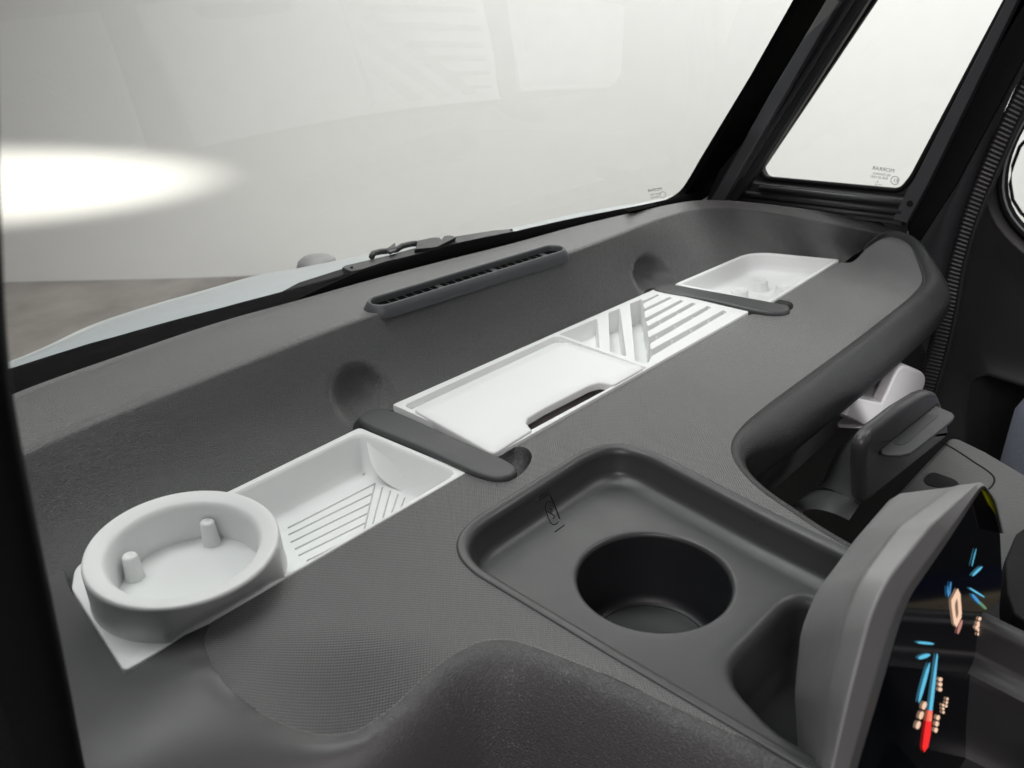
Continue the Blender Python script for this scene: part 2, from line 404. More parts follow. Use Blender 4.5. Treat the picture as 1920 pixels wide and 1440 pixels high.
cr_ = [circ(CX, CY, CR+.0002, ZF-.003), circ(CX, CY, CR-.001, ZF-.01), circ(CX+.001, CY, CR*.93, -.066), circ(CX+.001, CY, CR*.90, -.071), circ(CX+.001, CY, CR*.82, -.073)]
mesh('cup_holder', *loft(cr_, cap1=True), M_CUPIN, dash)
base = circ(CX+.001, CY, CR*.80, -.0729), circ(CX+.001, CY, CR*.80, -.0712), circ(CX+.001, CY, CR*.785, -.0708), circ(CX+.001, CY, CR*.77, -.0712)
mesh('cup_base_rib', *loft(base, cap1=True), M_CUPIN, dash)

# moulded symbol on the tray wall (drawn as shallow dark cut lines)
def on_traywall(px, py):
    # inner wall of the cup tray: march the ray until it meets the wall profile
    r = ray(px, py); best = None
    for z in np.linspace(.001, ZF, 60):
        p = C0+r*((z-C0[2])/r[2])
        d = segdist([p[:2]], cupO)[0] if np_inside([p[:2]], cupO)[0] else -1
        zz = np.interp(max(d, 0), [a for a, b in prof], [b for a, b in prof]) if d > 0 else .0015
        if z <= zz and d > 0: return p
    return az(px, py, ZF)
def strokes(name, lines, wd, fn, mat, parent, lift=.0004, tgt=None):
    vf = []
    for l in lines:
        P = [fn(*p) for p in l]; P = [p+(C0-p)/np.linalg.norm(C0-p)*lift for p in P]
        vf.append(tube(resamp(P, max(3, len(P)*2)) if len(P) > 1 else P, wd, 6))
    return mesh(name, *join(*vf), mat, parent)
zz = lambda x, y: (960+x*160/1440, 880+y*160/1440)
sym = [[zz(455, 465), zz(610, 360)], [zz(462, 515), zz(630, 405)], [zz(630, 405), zz(740, 640), zz(810, 840)],
       [zz(550, 600), zz(575, 700), zz(620, 830), zz(650, 905), zz(700, 940), zz(750, 920), zz(780, 880)], [zz(720, 1060), zz(880, 940)],
       [zz(630, 655), zz(680, 680), zz(640, 725)], [zz(600, 700), zz(660, 750), zz(720, 780), zz(695, 835)], [zz(690, 700), zz(630, 800)],
       [zz(555, 590), zz(600, 545), zz(650, 545)]]
strokes('embossed_symbol', sym, .00035, on_traywall, M_BLACK, dash, .0002)

# rolled passenger edge: a profile swept along the outer border of the pad
def sweep(path, prof, H, side=1, zsc=None, lift=None):
    n = len(path); rings = []
    T = np.gradient(np.array(path), axis=0); T /= np.linalg.norm(T, axis=1)[:, None]
    Nn = np.stack([T[:, 1], -T[:, 0]], 1)*side
    for k, (d, z) in enumerate(prof):
        ring = []
        for i in range(n):
            s = zsc(i/(n-1)) if zsc else 1
            x, y = np.array(path[i])+Nn[i]*d*s
            lf = lift(i/(n-1))*math.exp(-((d-.0125)/.0075)**2) if lift and d > .003 else 0
            ring.append((x, y, H(*path[i])+z*(s if z > -.03 else 1)+lf))
        rings.append(ring)
    return loft(rings, False)
rprof = [(0, 0), (.0012, -.0004), (.0022, -.0013), (.0032, -.0010), (.006, .0001)]+[(.006+.0225*math.sin(t), .0001-.019*(1-math.cos(t))) for t in np.linspace(.15, math.pi/2, 12)]+[(.0282, -.024), (.0265, -.030), (.022, -.036), (.014, -.041), (-.01, -.050), (-.03, -.09), (-.04, -.15)]
def side_scale(t): return .12+.88*ss(0, .16, t) if t < .16 else (1 if t < .6 else 1-.72*ss(.60, .74, t))
idx0 = int(np.argmax(edgeR[:, 0] > .905))
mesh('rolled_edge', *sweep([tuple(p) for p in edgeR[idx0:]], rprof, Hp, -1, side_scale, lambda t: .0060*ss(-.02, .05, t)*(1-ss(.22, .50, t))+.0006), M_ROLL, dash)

_e = [tuple(p) for p in edgeR[:60]]
mesh('pad_skirt', *loft([[(x, y, Hp(x, y)-.0002) for x, y in _e], [(x, y-.0005, Hp(x, y)-.002) for x, y in _e], [(x, y-.001, -.03) for x, y in _e]], False), M_LEDGE, dash)

# near fascia: grained skin falling away into the footwell
ePts = np.array(edgeL)
OUT = [(.283, -.05), (.283, .0)]
fo = [(.02, .40), (.02, -.12), (.2795, -.12)]
nearPoly = [tuple(p) for p in edgeL][::-1]            # from tray corner round to the cluster
plateE = [a2(232, 1264), a2(130, 1102), a2(118, 1062), (.107, .470)]
poly = [(.2828, -.12)] + [tuple(p) for p in edgeL] + [(.1500, .3735)] + plateE[:1] + plateE[1:] + [(.03, .470), (.03, -.12)]
dens = []
for p in poly: 
    if not dens or np.hypot(p[0]-dens[-1][0], p[1]-dens[-1][1]) > 1e-4: dens.append(p)
eL = np.array(edgeL)
def Hf(x, y):
    s = float(segdist([(x, y)], eL, False)[0]); i = int(np.argmin(np.hypot(eL[:, 0]-x, eL[:, 1]-y))); z0 = Hp(*eL[i])
    t = i/(len(eL)-1)                      # 0 beside the cluster, 1 at the plate
    steep = 1-ss(.60, .88, t)
    # a shallow groove, a soft shoulder, then the drop
    groove = -.0014*math.exp(-((s-.0018)/.0014)**2) + .0012*math.exp(-((s-.0065)/.0035)**2)*(1-steep)
    a = max(0, s-.009)
    drop = -(math.sqrt(a*a*1+.008**2)-.008)*2.7
    drop = max(drop, -.16)
    b = max(0, .35-y); zl = -.0008-(math.sqrt(b*b+.05**2)-.05)*.62
    k_ = ss(0, .05, s)
    z = groove + steep*(drop+z0) + (1-steep)*(z0*(1-k_)+zl*k_)
    return z
V, F = patch(dens, [], .004, Hf, 0, .5)
_p = np.array([v[:2] for v in V]); _d = segdist(_p, dens); _z = np.array([v[2] for v in V]); nb = [set() for _ in V]
for f in F:
    for a_ in f: nb[a_].update(f)
nb = [list(n_) for n_ in nb]
for _ in range(9):
    _m = np.array([_z[n_].mean() if n_ else 0 for n_ in nb]); wt = np.clip((_d-.003)/.012, 0, 1); _z = _z*(1-wt)+_m*wt
V = [(v[0], v[1], z_) for v, z_ in zip(V, _z)]
mesh('near_fascia', V, F, M_FASC, dash)

# shelf wall + windscreen ledge: three curves lofted
nU = 260
zc_ = .056
xs = [.02, .10, .17, .25, .33, .40, .47, .54, .62, .70]
def byx(curve, x, z=None):
    c = np.array(curve); k = c[:, 0].argsort(); c = c[k]; return [x]+[float(np.interp(x, c[:, 0], c[:, q])) for q in (1, 2)]
B0 = crom([(-.05, .468, -.006), (.10, .470, -.006)]+[np.append(a2(*p), -.006) for p in ((445, 910), (700, 777), (980, 650), (1225, 541), (1330, 502))], 200)
K0 = crom([(-.05, .508, .056), (.09, .5105, zc_)] + [az(*p, zc_) for p in ((100, 825), (400, 705), (700, 590), (1050, 481))]+[az(1235, 411, .051)], 200)
O0 = crom([(-.05, .588, .050), (.10, .592, .050)]+[az(*p, .050) for p in ((29, 737), (172, 685), (401, 607), (573, 559), (716, 519), (859, 482), (974, 453), (1060, 429))]+[az(1170, 403, .0475)], 200)
tailB = [np.append(a2(1330, 502), -.006), np.append(a2(1393, 477), -.006), np.append(a2(1435, 470), -.006), np.append(a2(1500, 474), -.006), np.append(a2(1575, 488), -.005), az(1598, 480, -.003), az(1628, 466, .003), az(1667, 457, .006), az(1702, 460, .009)]
tailK = [az(1235, 411, .051), az(1312, 392, .044), az(1375, 391, .039), az(1450, 401, .035), az(1530, 414, .032), az(1582, 424, .028), az(1627, 434, .024), az(1662, 441, .021), az(1700, 448, .019)]
tailO = [az(1190, 398, .047), az(1300, 376, .045), az(1365, 376, .041), az(1440, 383, .039), az(1525, 394, .037), az(1585, 403, .0355), az(1635, 411, .0345), az(1674, 418, .030), az(1713, 441, .023)]
def cromk(pts, k):
    out = []; fine = crom(pts, 2000); d = [int(np.argmin(np.linalg.norm(fine-np.array(p), axis=1))) for p in pts]; d[0] = 0; d[-1] = 1999
    for a, b in zip(d[:-1], d[1:]): out += [fine[int(round(q))] for q in np.linspace(a, b, k, endpoint=False)]
    return np.array(out+[fine[-1]])
Bc = cromk([byx(B0, x) for x in xs]+tailB, 15); Kc = cromk([byx(K0, x) for x in xs]+tailK, 15); Oc = cromk([byx(O0, x) for x in xs]+tailO, 15)
nU = len(Bc)
_s = 15*9+4
for A_ in (Bc, Kc, Oc):
    for _ in range(30): A_[_s:-1] = .25*A_[_s-1:-2]+.5*A_[_s:-1]+.25*A_[_s+1:]
dimC = [az(722, 772, .006), az(1250, 530, .006)]
rings = []
prf = [(0, 0), (.02, .02)] + [(a, a) for a in np.linspace(.07, .86, 22)]
for k in range(34):
    t = k/33; ring = []
    for i in range(nU):
        b, c = Bc[i], Kc[i]
        h = t
        # concave foot and rounded brow
        out = h + .10*math.sin(math.pi*h)
        p = b + (c-b)*np.array([out if False else h, h, h]); d = (c-b)[:2]; L = np.linalg.norm(d)
        bul = min(.006, .09*np.linalg.norm(c-b))*math.sin(math.pi*h)*(1-h*.6)
        dv = np.array([d[0], d[1]])/max(L, 1e-6)
        p = p + np.array([dv[0]*bul, dv[1]*bul, -.0])
        if t > .9: p[2] -= 0
        for dc, sz in zip(dimC, (.025, .022)):
            r = math.hypot(p[0]-dc[0], (p[2]-dc[2]))/sz
            if r < 1: p = p + np.array([0, .018*(1-r*r)**.9, 0])
        ring.append(p)
    rings.append(ring)
# brow fillet + ledge
for k in range(1, 9):
    t = k/8
    ring = []
    for i in range(nU):
        o, c, b = Oc[i], Kc[i], Bc[i]
        p = c+(o-c)*t; p = p+np.array([0, 0, .0004*math.sin(math.pi*min(1, t*1.0))]); ring.append(p)
    rings.append(ring)
rings.append([o+np.array([0, .004, -.004]) for o in Oc]); rings.append([o+np.array([0, .006, -.03]) for o in Oc])
SV, SF = loft(rings, False)
def vent_gap(f):
    c = np.mean([SV[i] for i in f], axis=0); a, b = az(716, 561, .062)[:2], az(1036, 468.5, .060)[:2]
    t = np.clip((c[:2]-a)@(b-a)/((b-a)@(b-a)), 0, 1); return np.hypot(*(c[:2]-a-t*(b-a))) < .0105
SF = [f for f in SF if not vent_gap(f)]
up = mesh('upper_shell', SV, SF, M_LEDGE, dash)

# rim of the passenger end, outside the roll
# divider bars
def divider(outline_px, ztop, rad):
    P = ccw(crom([a2(*p, ztop) for p in outline_px], 70, True).tolist())
    pr = [(.0, -.022), (-.0004, -.003)]+[(-.0004+.0026*(1-math.cos(t)), -.003+.0028*math.sin(t)) for t in np.linspace(.1, math.pi/2, 6)]
    rg = prof_rings(P, pr, ztop)
    top = [(p[0], p[1]) for p in rg[-1]]
    return mesh('divider_bar', *join(loft(rg), patch(top, [], .004, None, ztop-.0002)), M_SMOOTH, dash, auto=60)
divider([(672, 782), (688, 768), (712, 764), (735, 768), (850, 818), (950, 862), (968, 876), (960, 889), (935, 894), (900, 887), (780, 834), (690, 796)], .004, 0)
divider([(1225, 540), (1240, 533), (1262, 533), (1300, 539), (1450, 566), (1478, 572), (1478, 582), (1450, 585), (1420, 581), (1330, 561), (1240, 545)], .004, 0)
# scooped sockets where the bars meet the pad
for nm, off in ((notch1, 0), (notch2, 0)):
    P = crom(nm, 40); c = P.mean(0)
    rg = [[(x, y, Hp(x, y)) for x, y in P]]
    for f_, z in ((.97, -.0006), (.90, -.003), (.78, -.0065), (.55, -.009), (.2, -.010)):
        rg.append([(c[0]+(x-c[0])*f_, c[1]+(y-c[1])*f_, z) for x, y in P])
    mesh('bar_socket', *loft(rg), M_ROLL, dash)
# channel under everything in the shelf
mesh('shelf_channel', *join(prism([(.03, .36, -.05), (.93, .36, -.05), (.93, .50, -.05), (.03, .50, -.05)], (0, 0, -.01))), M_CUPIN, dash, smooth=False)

# air vent on the ledge
vc = [az(716, 561, .062), az(1036, 468.5, .060)]
d = (vc[1]-vc[0])[:2]; L = np.linalg.norm(d); d /= L; nrm = np.array([-d[1], d[0]])
def capsule(w_, ext=0, n=14):
    P = []
    for s_, c in ((1, vc[1]), (-1, vc[0])):
        for k in range(n+1):
            a = -math.pi/2+math.pi*k/n
            P.append(tuple(c[:2]+s_*d*(ext+math.cos(a)*w_)+s_*nrm*math.sin(a)*w_))
    return P
bow = lambda x, y: .0635-.004*((x-.52)/.1)**2*0 - .0
ventp = thing('x', 'x', 'x'); bpy.data.objects.remove(ventp)
Pv = ccw(capsule(.0152))
vr = prof_rings(Pv, [(0, -.0095), (.0003, -.0062), (.0036, -.0004), (.0046, .0003), (.0054, .0001), (.0060, -.0006)], .0612)
vr += [[(x, y, z) for x, y, z in prof_rings(Pv, [(k_, zz_)], .0612)[0]] for k_, zz_ in ((.0064, -.0020), (.0068, -.0050))]
cin = offset(Pv, .0068)
vent = mesh('air_vent', *loft(vr), M_VENT, dash, auto=50)
mesh('vent_throat', *patch(cin, [], .01, None, .0562), M_SEAL, vent)
for k in range(1, 22):
    c = vc[0][:2]+(vc[1]-vc[0])[:2]*k/22
    wd = .0006 if k % 7 else .005
    mesh('vent_slat', *box((c[0], c[1], .0564), (wd, .0165, .0008), [[d[0], d[1], 0], [nrm[0], nrm[1], 0], [0, 0, 1]]), M_BLKPL, vent, smooth=False)

# ================================================================ WHITE INSERTS
# --- driver-side insert: plate, cup ring with two pegs, bin
ins = thing('ring_tray', 'white tray with a raised round cup ring, two pegs and a grooved bin', 'tray', (.2, .42, -.03))
plate = [a2(232, 1259), a2(134, 1102), a2(140, 1064), a2(175, 1040), a2(445, 913), a2(674, 801), a2(876, 885)]
plP = ccw(rpoly(plate, [.003, .012, .012, .02, .002, .004, .002], 8))
def front_at(x): return np.interp(x, [.25, .352], [.4755, .478])
binO = ccw(rpoly([a2(540, 1078), a2(420, 933), a2(676, 809), a2(862, 886)], [.004, .006, .010, .008], 10))
binO = [tuple(p) for p in resamp(binO+[binO[0]], 90, True)]
plR = prof_rings(plP, [(0, -.012), (0, -.0006), (.0004, .0), (.001, .0002)])
plT = patch([(p[0], p[1]) for p in plR[-1]], [binO], .008, None, .0002)
mesh('plate', *join(loft(plR), plT), M_WHITE, ins, auto=50)
bc = np.mean(binO, 0)
def bin_rings(P, prof):
    out = []
    for ins_, z in prof:
        q = offset(ccw(P), ins_); out.append([(x, y, z) for x, y in q])
    return out
brg = bin_rings(binO, [(0, .0002), (.0008, -.0004), (.0018, -.002), (.0042, -.012), (.0064, -.021), (.0085, -.0255), (.0105, -.0272)])
mesh('bin', *join(loft(brg), patch([(p[0], p[1]) for p in brg[-1]], [], .01, None, -.0272)), M_WHITE, ins)
# curved end of the bin: a raised quarter-round slope
ec = [az(a_, b_, z_) for a_, b_, z_ in ((688, 830, -.0045), (693, 858, -.012), (705, 885, -.019), (728, 908, -.025), (765, 925, -.0272), (815, 938, -.0272), (850, 938, -.024))]
et = [az(p[0], p[1], -.003) for p in ((684, 822), (700, 826), (722, 834), (750, 846), (790, 862), (825, 877), (858, 890))]
ec = crom(ec, 30); et = crom(et, 30); rg = []
for k in range(9):
    t = k/8; a = t*math.pi/2
    rg.append([e+(q-e)*np.array([t, t, t**1.25]) for e, q in zip(ec, et)])
mesh('bin_end_scoop', *loft(rg, False), M_WHITE, ins)
def ridge(P, Q, z, wd=.0006, h=.0005):
    a = az(*P, z); b = az(*Q, z); return tube([a, (a+b)/2, b], wd, 6)
M_LINE = plastic('groove shade grey', (.55, .57, .57), .5, var=.01)  # shade of the engraved lines put into a greyer colour
gl = [((540, 990), (703, 907)), ((541, 1003), (699, 925)), ((545, 1017), (696, 943)), ((553, 1030), (692, 961)), ((560, 1042), (688, 979)), ((575, 1052), (684, 997)),
      ((703, 907), (681, 1003)), ((717, 914), (697, 990)), ((732, 920), (716, 979)), ((746, 927), (732, 969)), ((759, 933), (749, 960))]
mesh('bin_grooves', *join(*[ridge(a, b, -.0271) for a, b in gl]), M_LINE, ins)
# ring
RC = np.array([.1765, .4135]); tilt = math.radians(3.5)
def ring_pt(r, z, t, zt=.024):
    x = r*math.cos(t); y = r*math.sin(t); f_ = max(0, z)/zt
    f_ = min(f_, 1.2); X, Y, Z = RC[0]+x-.002*f_, RC[1]+y-.003*f_, z*1.17+y*math.sin(tilt)*f_
    if r > .045 and z < .02: Y = max(Y, .3742+.25*max(0, .3742-Y)) if z < .002 else Y+(max(Y, .3742)-Y)*(1-max(0, z)/.02)
    return (X, Y, Z)
pr = [(.0500, -.026), (.0515, -.003), (.0525, .0), (.0520, .001), (.0517, .004), (.0514, .012), (.0512, .0185)]+[(.0512-.0020+.0020*math.cos(a), .0190+.0028*math.sin(a)) for a in np.linspace(.2, math.pi/2, 6)]+[(.0470, .0214), (.0445, .0208)]+[(.0430-.0042*math.sin(a), .0203-.0060*(1-math.cos(a))) for a in np.linspace(.15, math.pi/2, 8)]+[(.0383, .008), (.0378, -.004), (.0372, -.0078), (.0355, -.0090), (.0335, -.0093)]
V, F = loft([[ring_pt(r, z, t) for t in np.linspace(0, 2*math.pi, 96, endpoint=False)] for r, z in pr], cap1=True)
mesh('cup_ring', V, F, M_WHITE, ins)
for (px, py, pt) in ((404, 1046, (398, 984)), (262, 1112, (236, 1066))):
    b = az(px, py, -.0105); 
    hh = .0255
    t_ = np.array([b[0]-.000, b[1]+.0015, b[2]+hh])
    rg = [circ(b[0], b[1], .0070, b[2]-.0005, 28), circ(b[0], b[1], .0062, b[2]+.001, 28), circ(*(b[:2]*.3+t_[:2]*.7), .0047, b[2]+hh*.7, 28), circ(*t_[:2], .0041, t_[2]-.001, 28), circ(*t_[:2], .0035, t_[2]-.0001, 28), circ(*t_[:2], .0022, t_[2], 28), circ(*t_[:2], .0016, t_[2]-.0006, 28)]
    mesh('peg', *loft(rg, cap1=True), M_WHITE, ins)

# --- centre insert
cen = thing('slotted_tray', 'white tray with comb slots at its far half, between the two dark divider bars', 'tray', (.55, .42, -.03))
cO = ccw(rpoly([a2(736, 763), a2(936, 854), a2(1404, 588), a2(1226, 546)], .0015, 3))
lidw = ccw(rpoly([a2(757, 765), a2(928, 848), a2(1213, 694), a2(1044, 633)], [.004, .003, .002, .006], 6))
zoom = lambda x, y: a2(1000+x*450/1920, 520+y*450/1920)
tri = ccw(rpoly([zoom(205, 475), zoom(512, 345), zoom(530, 590)], .0015, 4))
sl2 = ccw(rpoly([zoom(598, 300), zoom(692, 266), zoom(745, 655), zoom(612, 612)], .0012, 4))
comb = [zoom(772, 228), zoom(864, 190)]
teeth = [((872, 208), (990, 153), (1010, 160), (878, 228)), ((884, 268), (1088, 172), (1112, 182), (890, 292)), ((892, 345), (1178, 196), (1205, 208), (900, 376)),
         ((915, 408), (1272, 216), (1302, 230), (915, 452)), ((920, 500), (1392, 244), (1424, 260), (935, 548)), ((938, 598), (1518, 278), (1548, 296), (948, 650))]
for a, b, c, e in teeth: comb += [zoom(*a), zoom(*b), zoom(*c), zoom(*e)]
comb += [zoom(915, 715), zoom(812, 688)]
comb = ccw(rpoly(comb, .0008, 3))
ZT = .0022
top = patch(offset(cO, .0008), [lidw, tri, sl2, comb], .01, None, ZT)
sk = prof_rings(cO, [(0, -.012), (0, ZT-.0008), (.0003, ZT-.0002), (.0008, ZT)])
pk = []
for P, dz, dr in ((tri, -.013, .002), (sl2, -.019, .0015), (comb, -.022, .0004)):
    rg = prof_rings(P, [(0, ZT), (.0002, ZT-.0005), (dr*.7, dz+.001), (dr, dz)]); pk += [loft(rg), patch([(p[0], p[1]) for p in rg[-1]], [], .01, None, dz)]
mesh('frame', *join(top, loft(sk), *pk), M_WHITE, cen, auto=40)
lr = prof_rings(lidw, [(0, ZT), (.0003, ZT-.0006), (.0008, -.0032)])
cut = [p for p in ccw(rpoly([a2(978, 797), a2(985, 778), a2(1105, 712), a2(1150, 712), a2(1165, 722), a2(1008, 812)], [.003]*6, 4))]
wl_ = [(p[0], p[1]) for p in lr[-1]]
mesh('rebate', *join(loft(lr), patch(wl_, [cut], .01, None, -.0032)), M_WHITE, cen, auto=40)
cr2 = prof_rings(cut, [(0, -.0032), (.0002, -.011)])
mesh('storage_well', *join(loft(cr2), patch([(p[0], p[1]) for p in cr2[-1]], [], .02, None, -.011)), M_STORE, cen, auto=40)
for (x, y) in ((1012, 374), (1155, 300), (985, 487), (1133, 402), (1275, 328), (1112, 518), (1262, 438), (1402, 360)):
    p = az(1000+x*450/1920, 520+y*450/1920, ZT-.002)
    mesh('slot_pin', *loft([circ(p[0], p[1], .0011, -.0219, 10), circ(p[0], p[1], .0009, ZT-.0012, 10), circ(p[0], p[1], .0005, ZT-.0006, 10)], cap1=True), M_WHITE, cen)
# lid
ZL = .0040
lid_px = [(774, 768), (916, 846), (928, 849), (998, 806), (987, 793), (990, 783), (1022, 764), (1105, 722), (1125, 716), (1150, 722), (1207, 690), (1200, 684), (1064, 641), (1046, 642)]
lP = ccw(rpoly([a2(*p, ZL) for p in lid_px], [.004, .003, .004, .003, .003, .004, .02, .02, .006, .004, .003, .003, .003, .004], 7))
lr = prof_rings(lP, [(.0006, ZL-.0065), (0, ZL-.006), (0, ZL-.0016), (.0004, ZL-.0005), (.0012, ZL)])
tp = [(p[0], p[1]) for p in lr[-1]]
lid = mesh('storage_lid', *join(loft(lr), patch(tp, [], .008, None, ZL), patch([(p[0], p[1]) for p in lr[0]], [], .02, None, ZL-.0065)), M_WHITE, auto=50)
tag(lid, 'flat white lid with a curved finger cutout, lying in the slotted tray', 'lid')

# --- passenger insert with studs
st = thing('studded_tray', 'white rounded tray with four round studs, in the far end of the shelf', 'tray', (.8, .42, -.03))
sO = ccw(rpoly([a2(1264, 536), a2(1408, 474), a2(1576, 490), a2(1440, 573)], [.002, .036, .003, .002], 16))
sO = [tuple(p) for p in resamp(sO+[sO[0]], 110, True)]
sr = prof_rings(sO, [(0, -.012), (0, .001), (.0004, .0018), (.0012, .0022), (.0036, .0022), (.0044, .0016), (.0052, .0), (.0072, -.008), (.0092, -.0130), (.0120, -.0156), (.016, -.0165)])
mesh('bowl', *join(loft(sr), patch([(p[0], p[1]) for p in sr[-1]], [], .012, None, -.0165)), M_WHITE, st)
for px, py in ((1424, 526), (1387, 544), (1471, 538), (1436, 557)):
    p = az(px, py, -.0072)
    mesh('stud', *loft([circ(p[0], p[1], .0102, -.0167, 32), circ(p[0], p[1], .0092, -.0155, 32), circ(p[0], p[1], .0084, -.0076, 32), circ(p[0], p[1], .0078, -.0067, 32), circ(p[0], p[1], .0068, -.0064, 32), circ(p[0], p[1], .0064, -.0068, 32)], cap1=True), M_WHITE, st)

# ================================================================ WINDSCREEN, BONNET, WIPER
def glass_dir(x): return np.array([-.02, -.77, 1.0])
ws = thing('windscreen', 'large clear windscreen above the dashboard ledge, black seal along its foot', 'windscreen', (.5, .6, .05))
Oe = crom([(-.15, .575, .050)]+[tuple(p) for p in Oc[::10][:1]]+[az(*p, .050) for p in ((29, 737), (172, 685), (401, 607), (573, 559), (716, 519), (859, 482), (974, 453), (1060, 429))]+[az(1150, 407, .048), az(1290, 377, .045), az(1322, 374, .044)], 60)
GB = [np.array([x, .60+.12*x-.165*x*x, .040]) for x in np.linspace(-.3, .93, 60)]
V, F = loft([[p+glass_dir(p[0])*h for p in GB] for h in np.linspace(0, .62, 12)], False)
mesh('pane', V, F, M_GLASS, ws)
# black printed band and rubber along the foot, swinging up round the far corner
def proj(p):
    d = np.array(p, float)-C0; z = d@_f; return 960+FPX*(d@R_)/z, 720-FPX*(d@U_)/z
hood_px = np.array([(-400, 810), (26, 693), (172, 647), (286, 615), (401, 584), (544, 546), (716, 499), (860, 457), (974, 434), (1100, 406), (1250, 377), (1300, 362), (1700, 300)])
lo = [p+np.array([0, .002, -.006]) for p in Oe]; hi = []
for p in Oe:
    h = 0
    while h < .05:
        q = p+np.array([0, .012, h-.004]); X, Y = proj(q)
        if Y <= np.interp(X, hood_px[:, 0], hood_px[:, 1]): break
        h += .0004
    hi.append(q)
hi2 = [h_+np.array([0, .006, -.001]) for h_ in hi]; lo2 = [l+np.array([0, .01, -.01]) for l in lo]
V, F = loft([lo2, lo, hi, hi2], False)
mesh('foot_seal', V, F, M_SEAL, ws)
# corner infill (rounded) + pillar side seal, as a thick plate lying on the glass plane
def glassplane(px, py):
    b = np.array([.86, .553, .045]); n = np.array([.02, -1, -.77]); n /= np.linalg.norm(n); return on(px, py, n, n@b)
cpx = crom([(1180, 397), (1225, 387), (1262, 377), (1285, 362), (1300, 342), (1325, 300)], 26).tolist()
cpx = cpx+[(1420, 146), (1504, 0), (1560, -100), (1606, -100), (1549, 0), (1430, 200), (1337, 372), (1300, 405), (1200, 405)]
P3 = [glassplane(*p) for p in cpx]
V, F = prism(P3, np.array([.004, .010, 0]))
mesh('corner_seal', V, F, M_SEAL, ws, smooth=False)

hood = thing('car_bonnet', 'pale blue grey car bonnet seen beyond the foot of the windscreen', 'bonnet', (.5, .7, 0))
Hi = crom([(-.1, .70, .020)]+[az(*p, .022) for p in ((26, 694), (172, 648), (286, 616), (401, 586), (544, 548), (716, 500), (860, 458), (974, 435), (1100, 407), (1250, 380))]+[(.98, .56, .026)], 120)
Ho = crom([(-.1, .745, .008)]+[az(*p, .010) for p in ((29, 674), (172, 609), (286, 571), (372, 547), (487, 515), (573, 500), (687, 477), (859, 442), (974, 425), (1100, 397), (1250, 374))]+[(1.08, .58, .01)], 120)
rg = [[p+np.array([0, -.03, -.012]) for p in Hi], [p+np.array([0, -.008, -.003]) for p in Hi], list(Hi)]
for k in range(1, 8): rg.append([a+(b-a)*(k/8)+np.array([0, 0, .003*math.sin(math.pi*k/8)]) for a, b in zip(Hi, Ho)])
for k, (dy, dz) in enumerate([(.0, 0), (.004, -.004), (.012, -.018), (.05, -.05), (.06, -.12), (.06, -.4)]): rg.append([p+np.array([0, dy, dz]) for p in Ho])
mesh('panel', *loft(rg, False), M_CAR, hood)
hb = []
c = az(560, 500, -.004)
for k, (r, z) in enumerate([(.024, -.03), (.024, -.016), (.022, -.010), (.017, -.006), (.009, -.004), (.002, -.0035)]): hb.append(circ(c[0]+.055, c[1]+.045, r, z-.012, 32))
lamp = mesh('round_lamp_housing', *loft(hb, cap1=True), M_HOODC)
tag(lamp, 'small grey dome of a round lamp peeping over the far edge of the bonnet', 'lamp housing')

wp = thing('windscreen_wiper', 'black windscreen wiper parked along the foot of the windscreen, behind the air vent', 'wiper', (.5, .68, .05))
def wz(px, py, z=.045): return az(px, py, z)
zw = lambda x, y: (600+x*500/1920, 420+y*500/1920)
def wpoly(pts, z=.046, th=.004):
    return prism([az(*p, z) for p in pts], (0, .002, -th))
blade_px = [(500, 561), (560, 533), (640, 508), zw(165, 320), zw(250, 345), zw(420, 298), zw(900, 185), zw(1180, 120), zw(1385, 62), zw(1480, 40), zw(1385, 40), zw(1000, 95), zw(700, 175), zw(400, 255), zw(180, 305), zw(0, 405), (560, 525)]
mesh('blade', *wpoly([(500, 562), (645, 517), zw(420, 303), zw(900, 190), zw(1400, 72), zw(1500, 45), zw(1385, 52), zw(900, 165), zw(420, 275), (645, 503), (560, 530)], .034, .005), M_BLACK, wp, smooth=False)
mesh('blade_frame', *wpoly([zw(160, 312), zw(225, 340), zw(300, 325), zw(480, 268), zw(700, 215), zw(900, 160), zw(1200, 90), zw(1390, 60), zw(1385, 34), zw(1250, 45), zw(980, 88), zw(700, 168), zw(480, 228), zw(180, 298)], .040, .004), M_FRAME, wp, smooth=False, bevel=.0006)
mesh('arm', *wpoly([zw(685, 180), zw(705, 118), zw(800, 98), zw(860, 95), zw(875, 112), zw(895, 85), zw(930, 80), zw(985, 92), zw(840, 165)], .044, .004), M_FRAME, wp, smooth=False, bevel=.0006)
mesh('clip', *wpoly([zw(475, 180), zw(540, 132), zw(552, 185), zw(510, 205)], .044, .003), M_FRAME, wp, smooth=False, bevel=.0004)
mesh('washer_hose', *tube([az(*zw(*q), .042) for q in ((372, 236), (385, 212), (430, 200), (480, 195), (550, 185), (590, 160), (650, 145), (700, 140))], .0030, 8), M_BLKPL, wp)
for q in ((228, 312), (836, 122), (1378, 42)):
    p = az(*zw(*q), .0405); mesh('rivet', *loft([circ(p[0], p[1], .0016, p[2]-.003, 12), circ(p[0], p[1], .0014, p[2]+.0006, 12)], cap1=True), M_BLACK, wp)

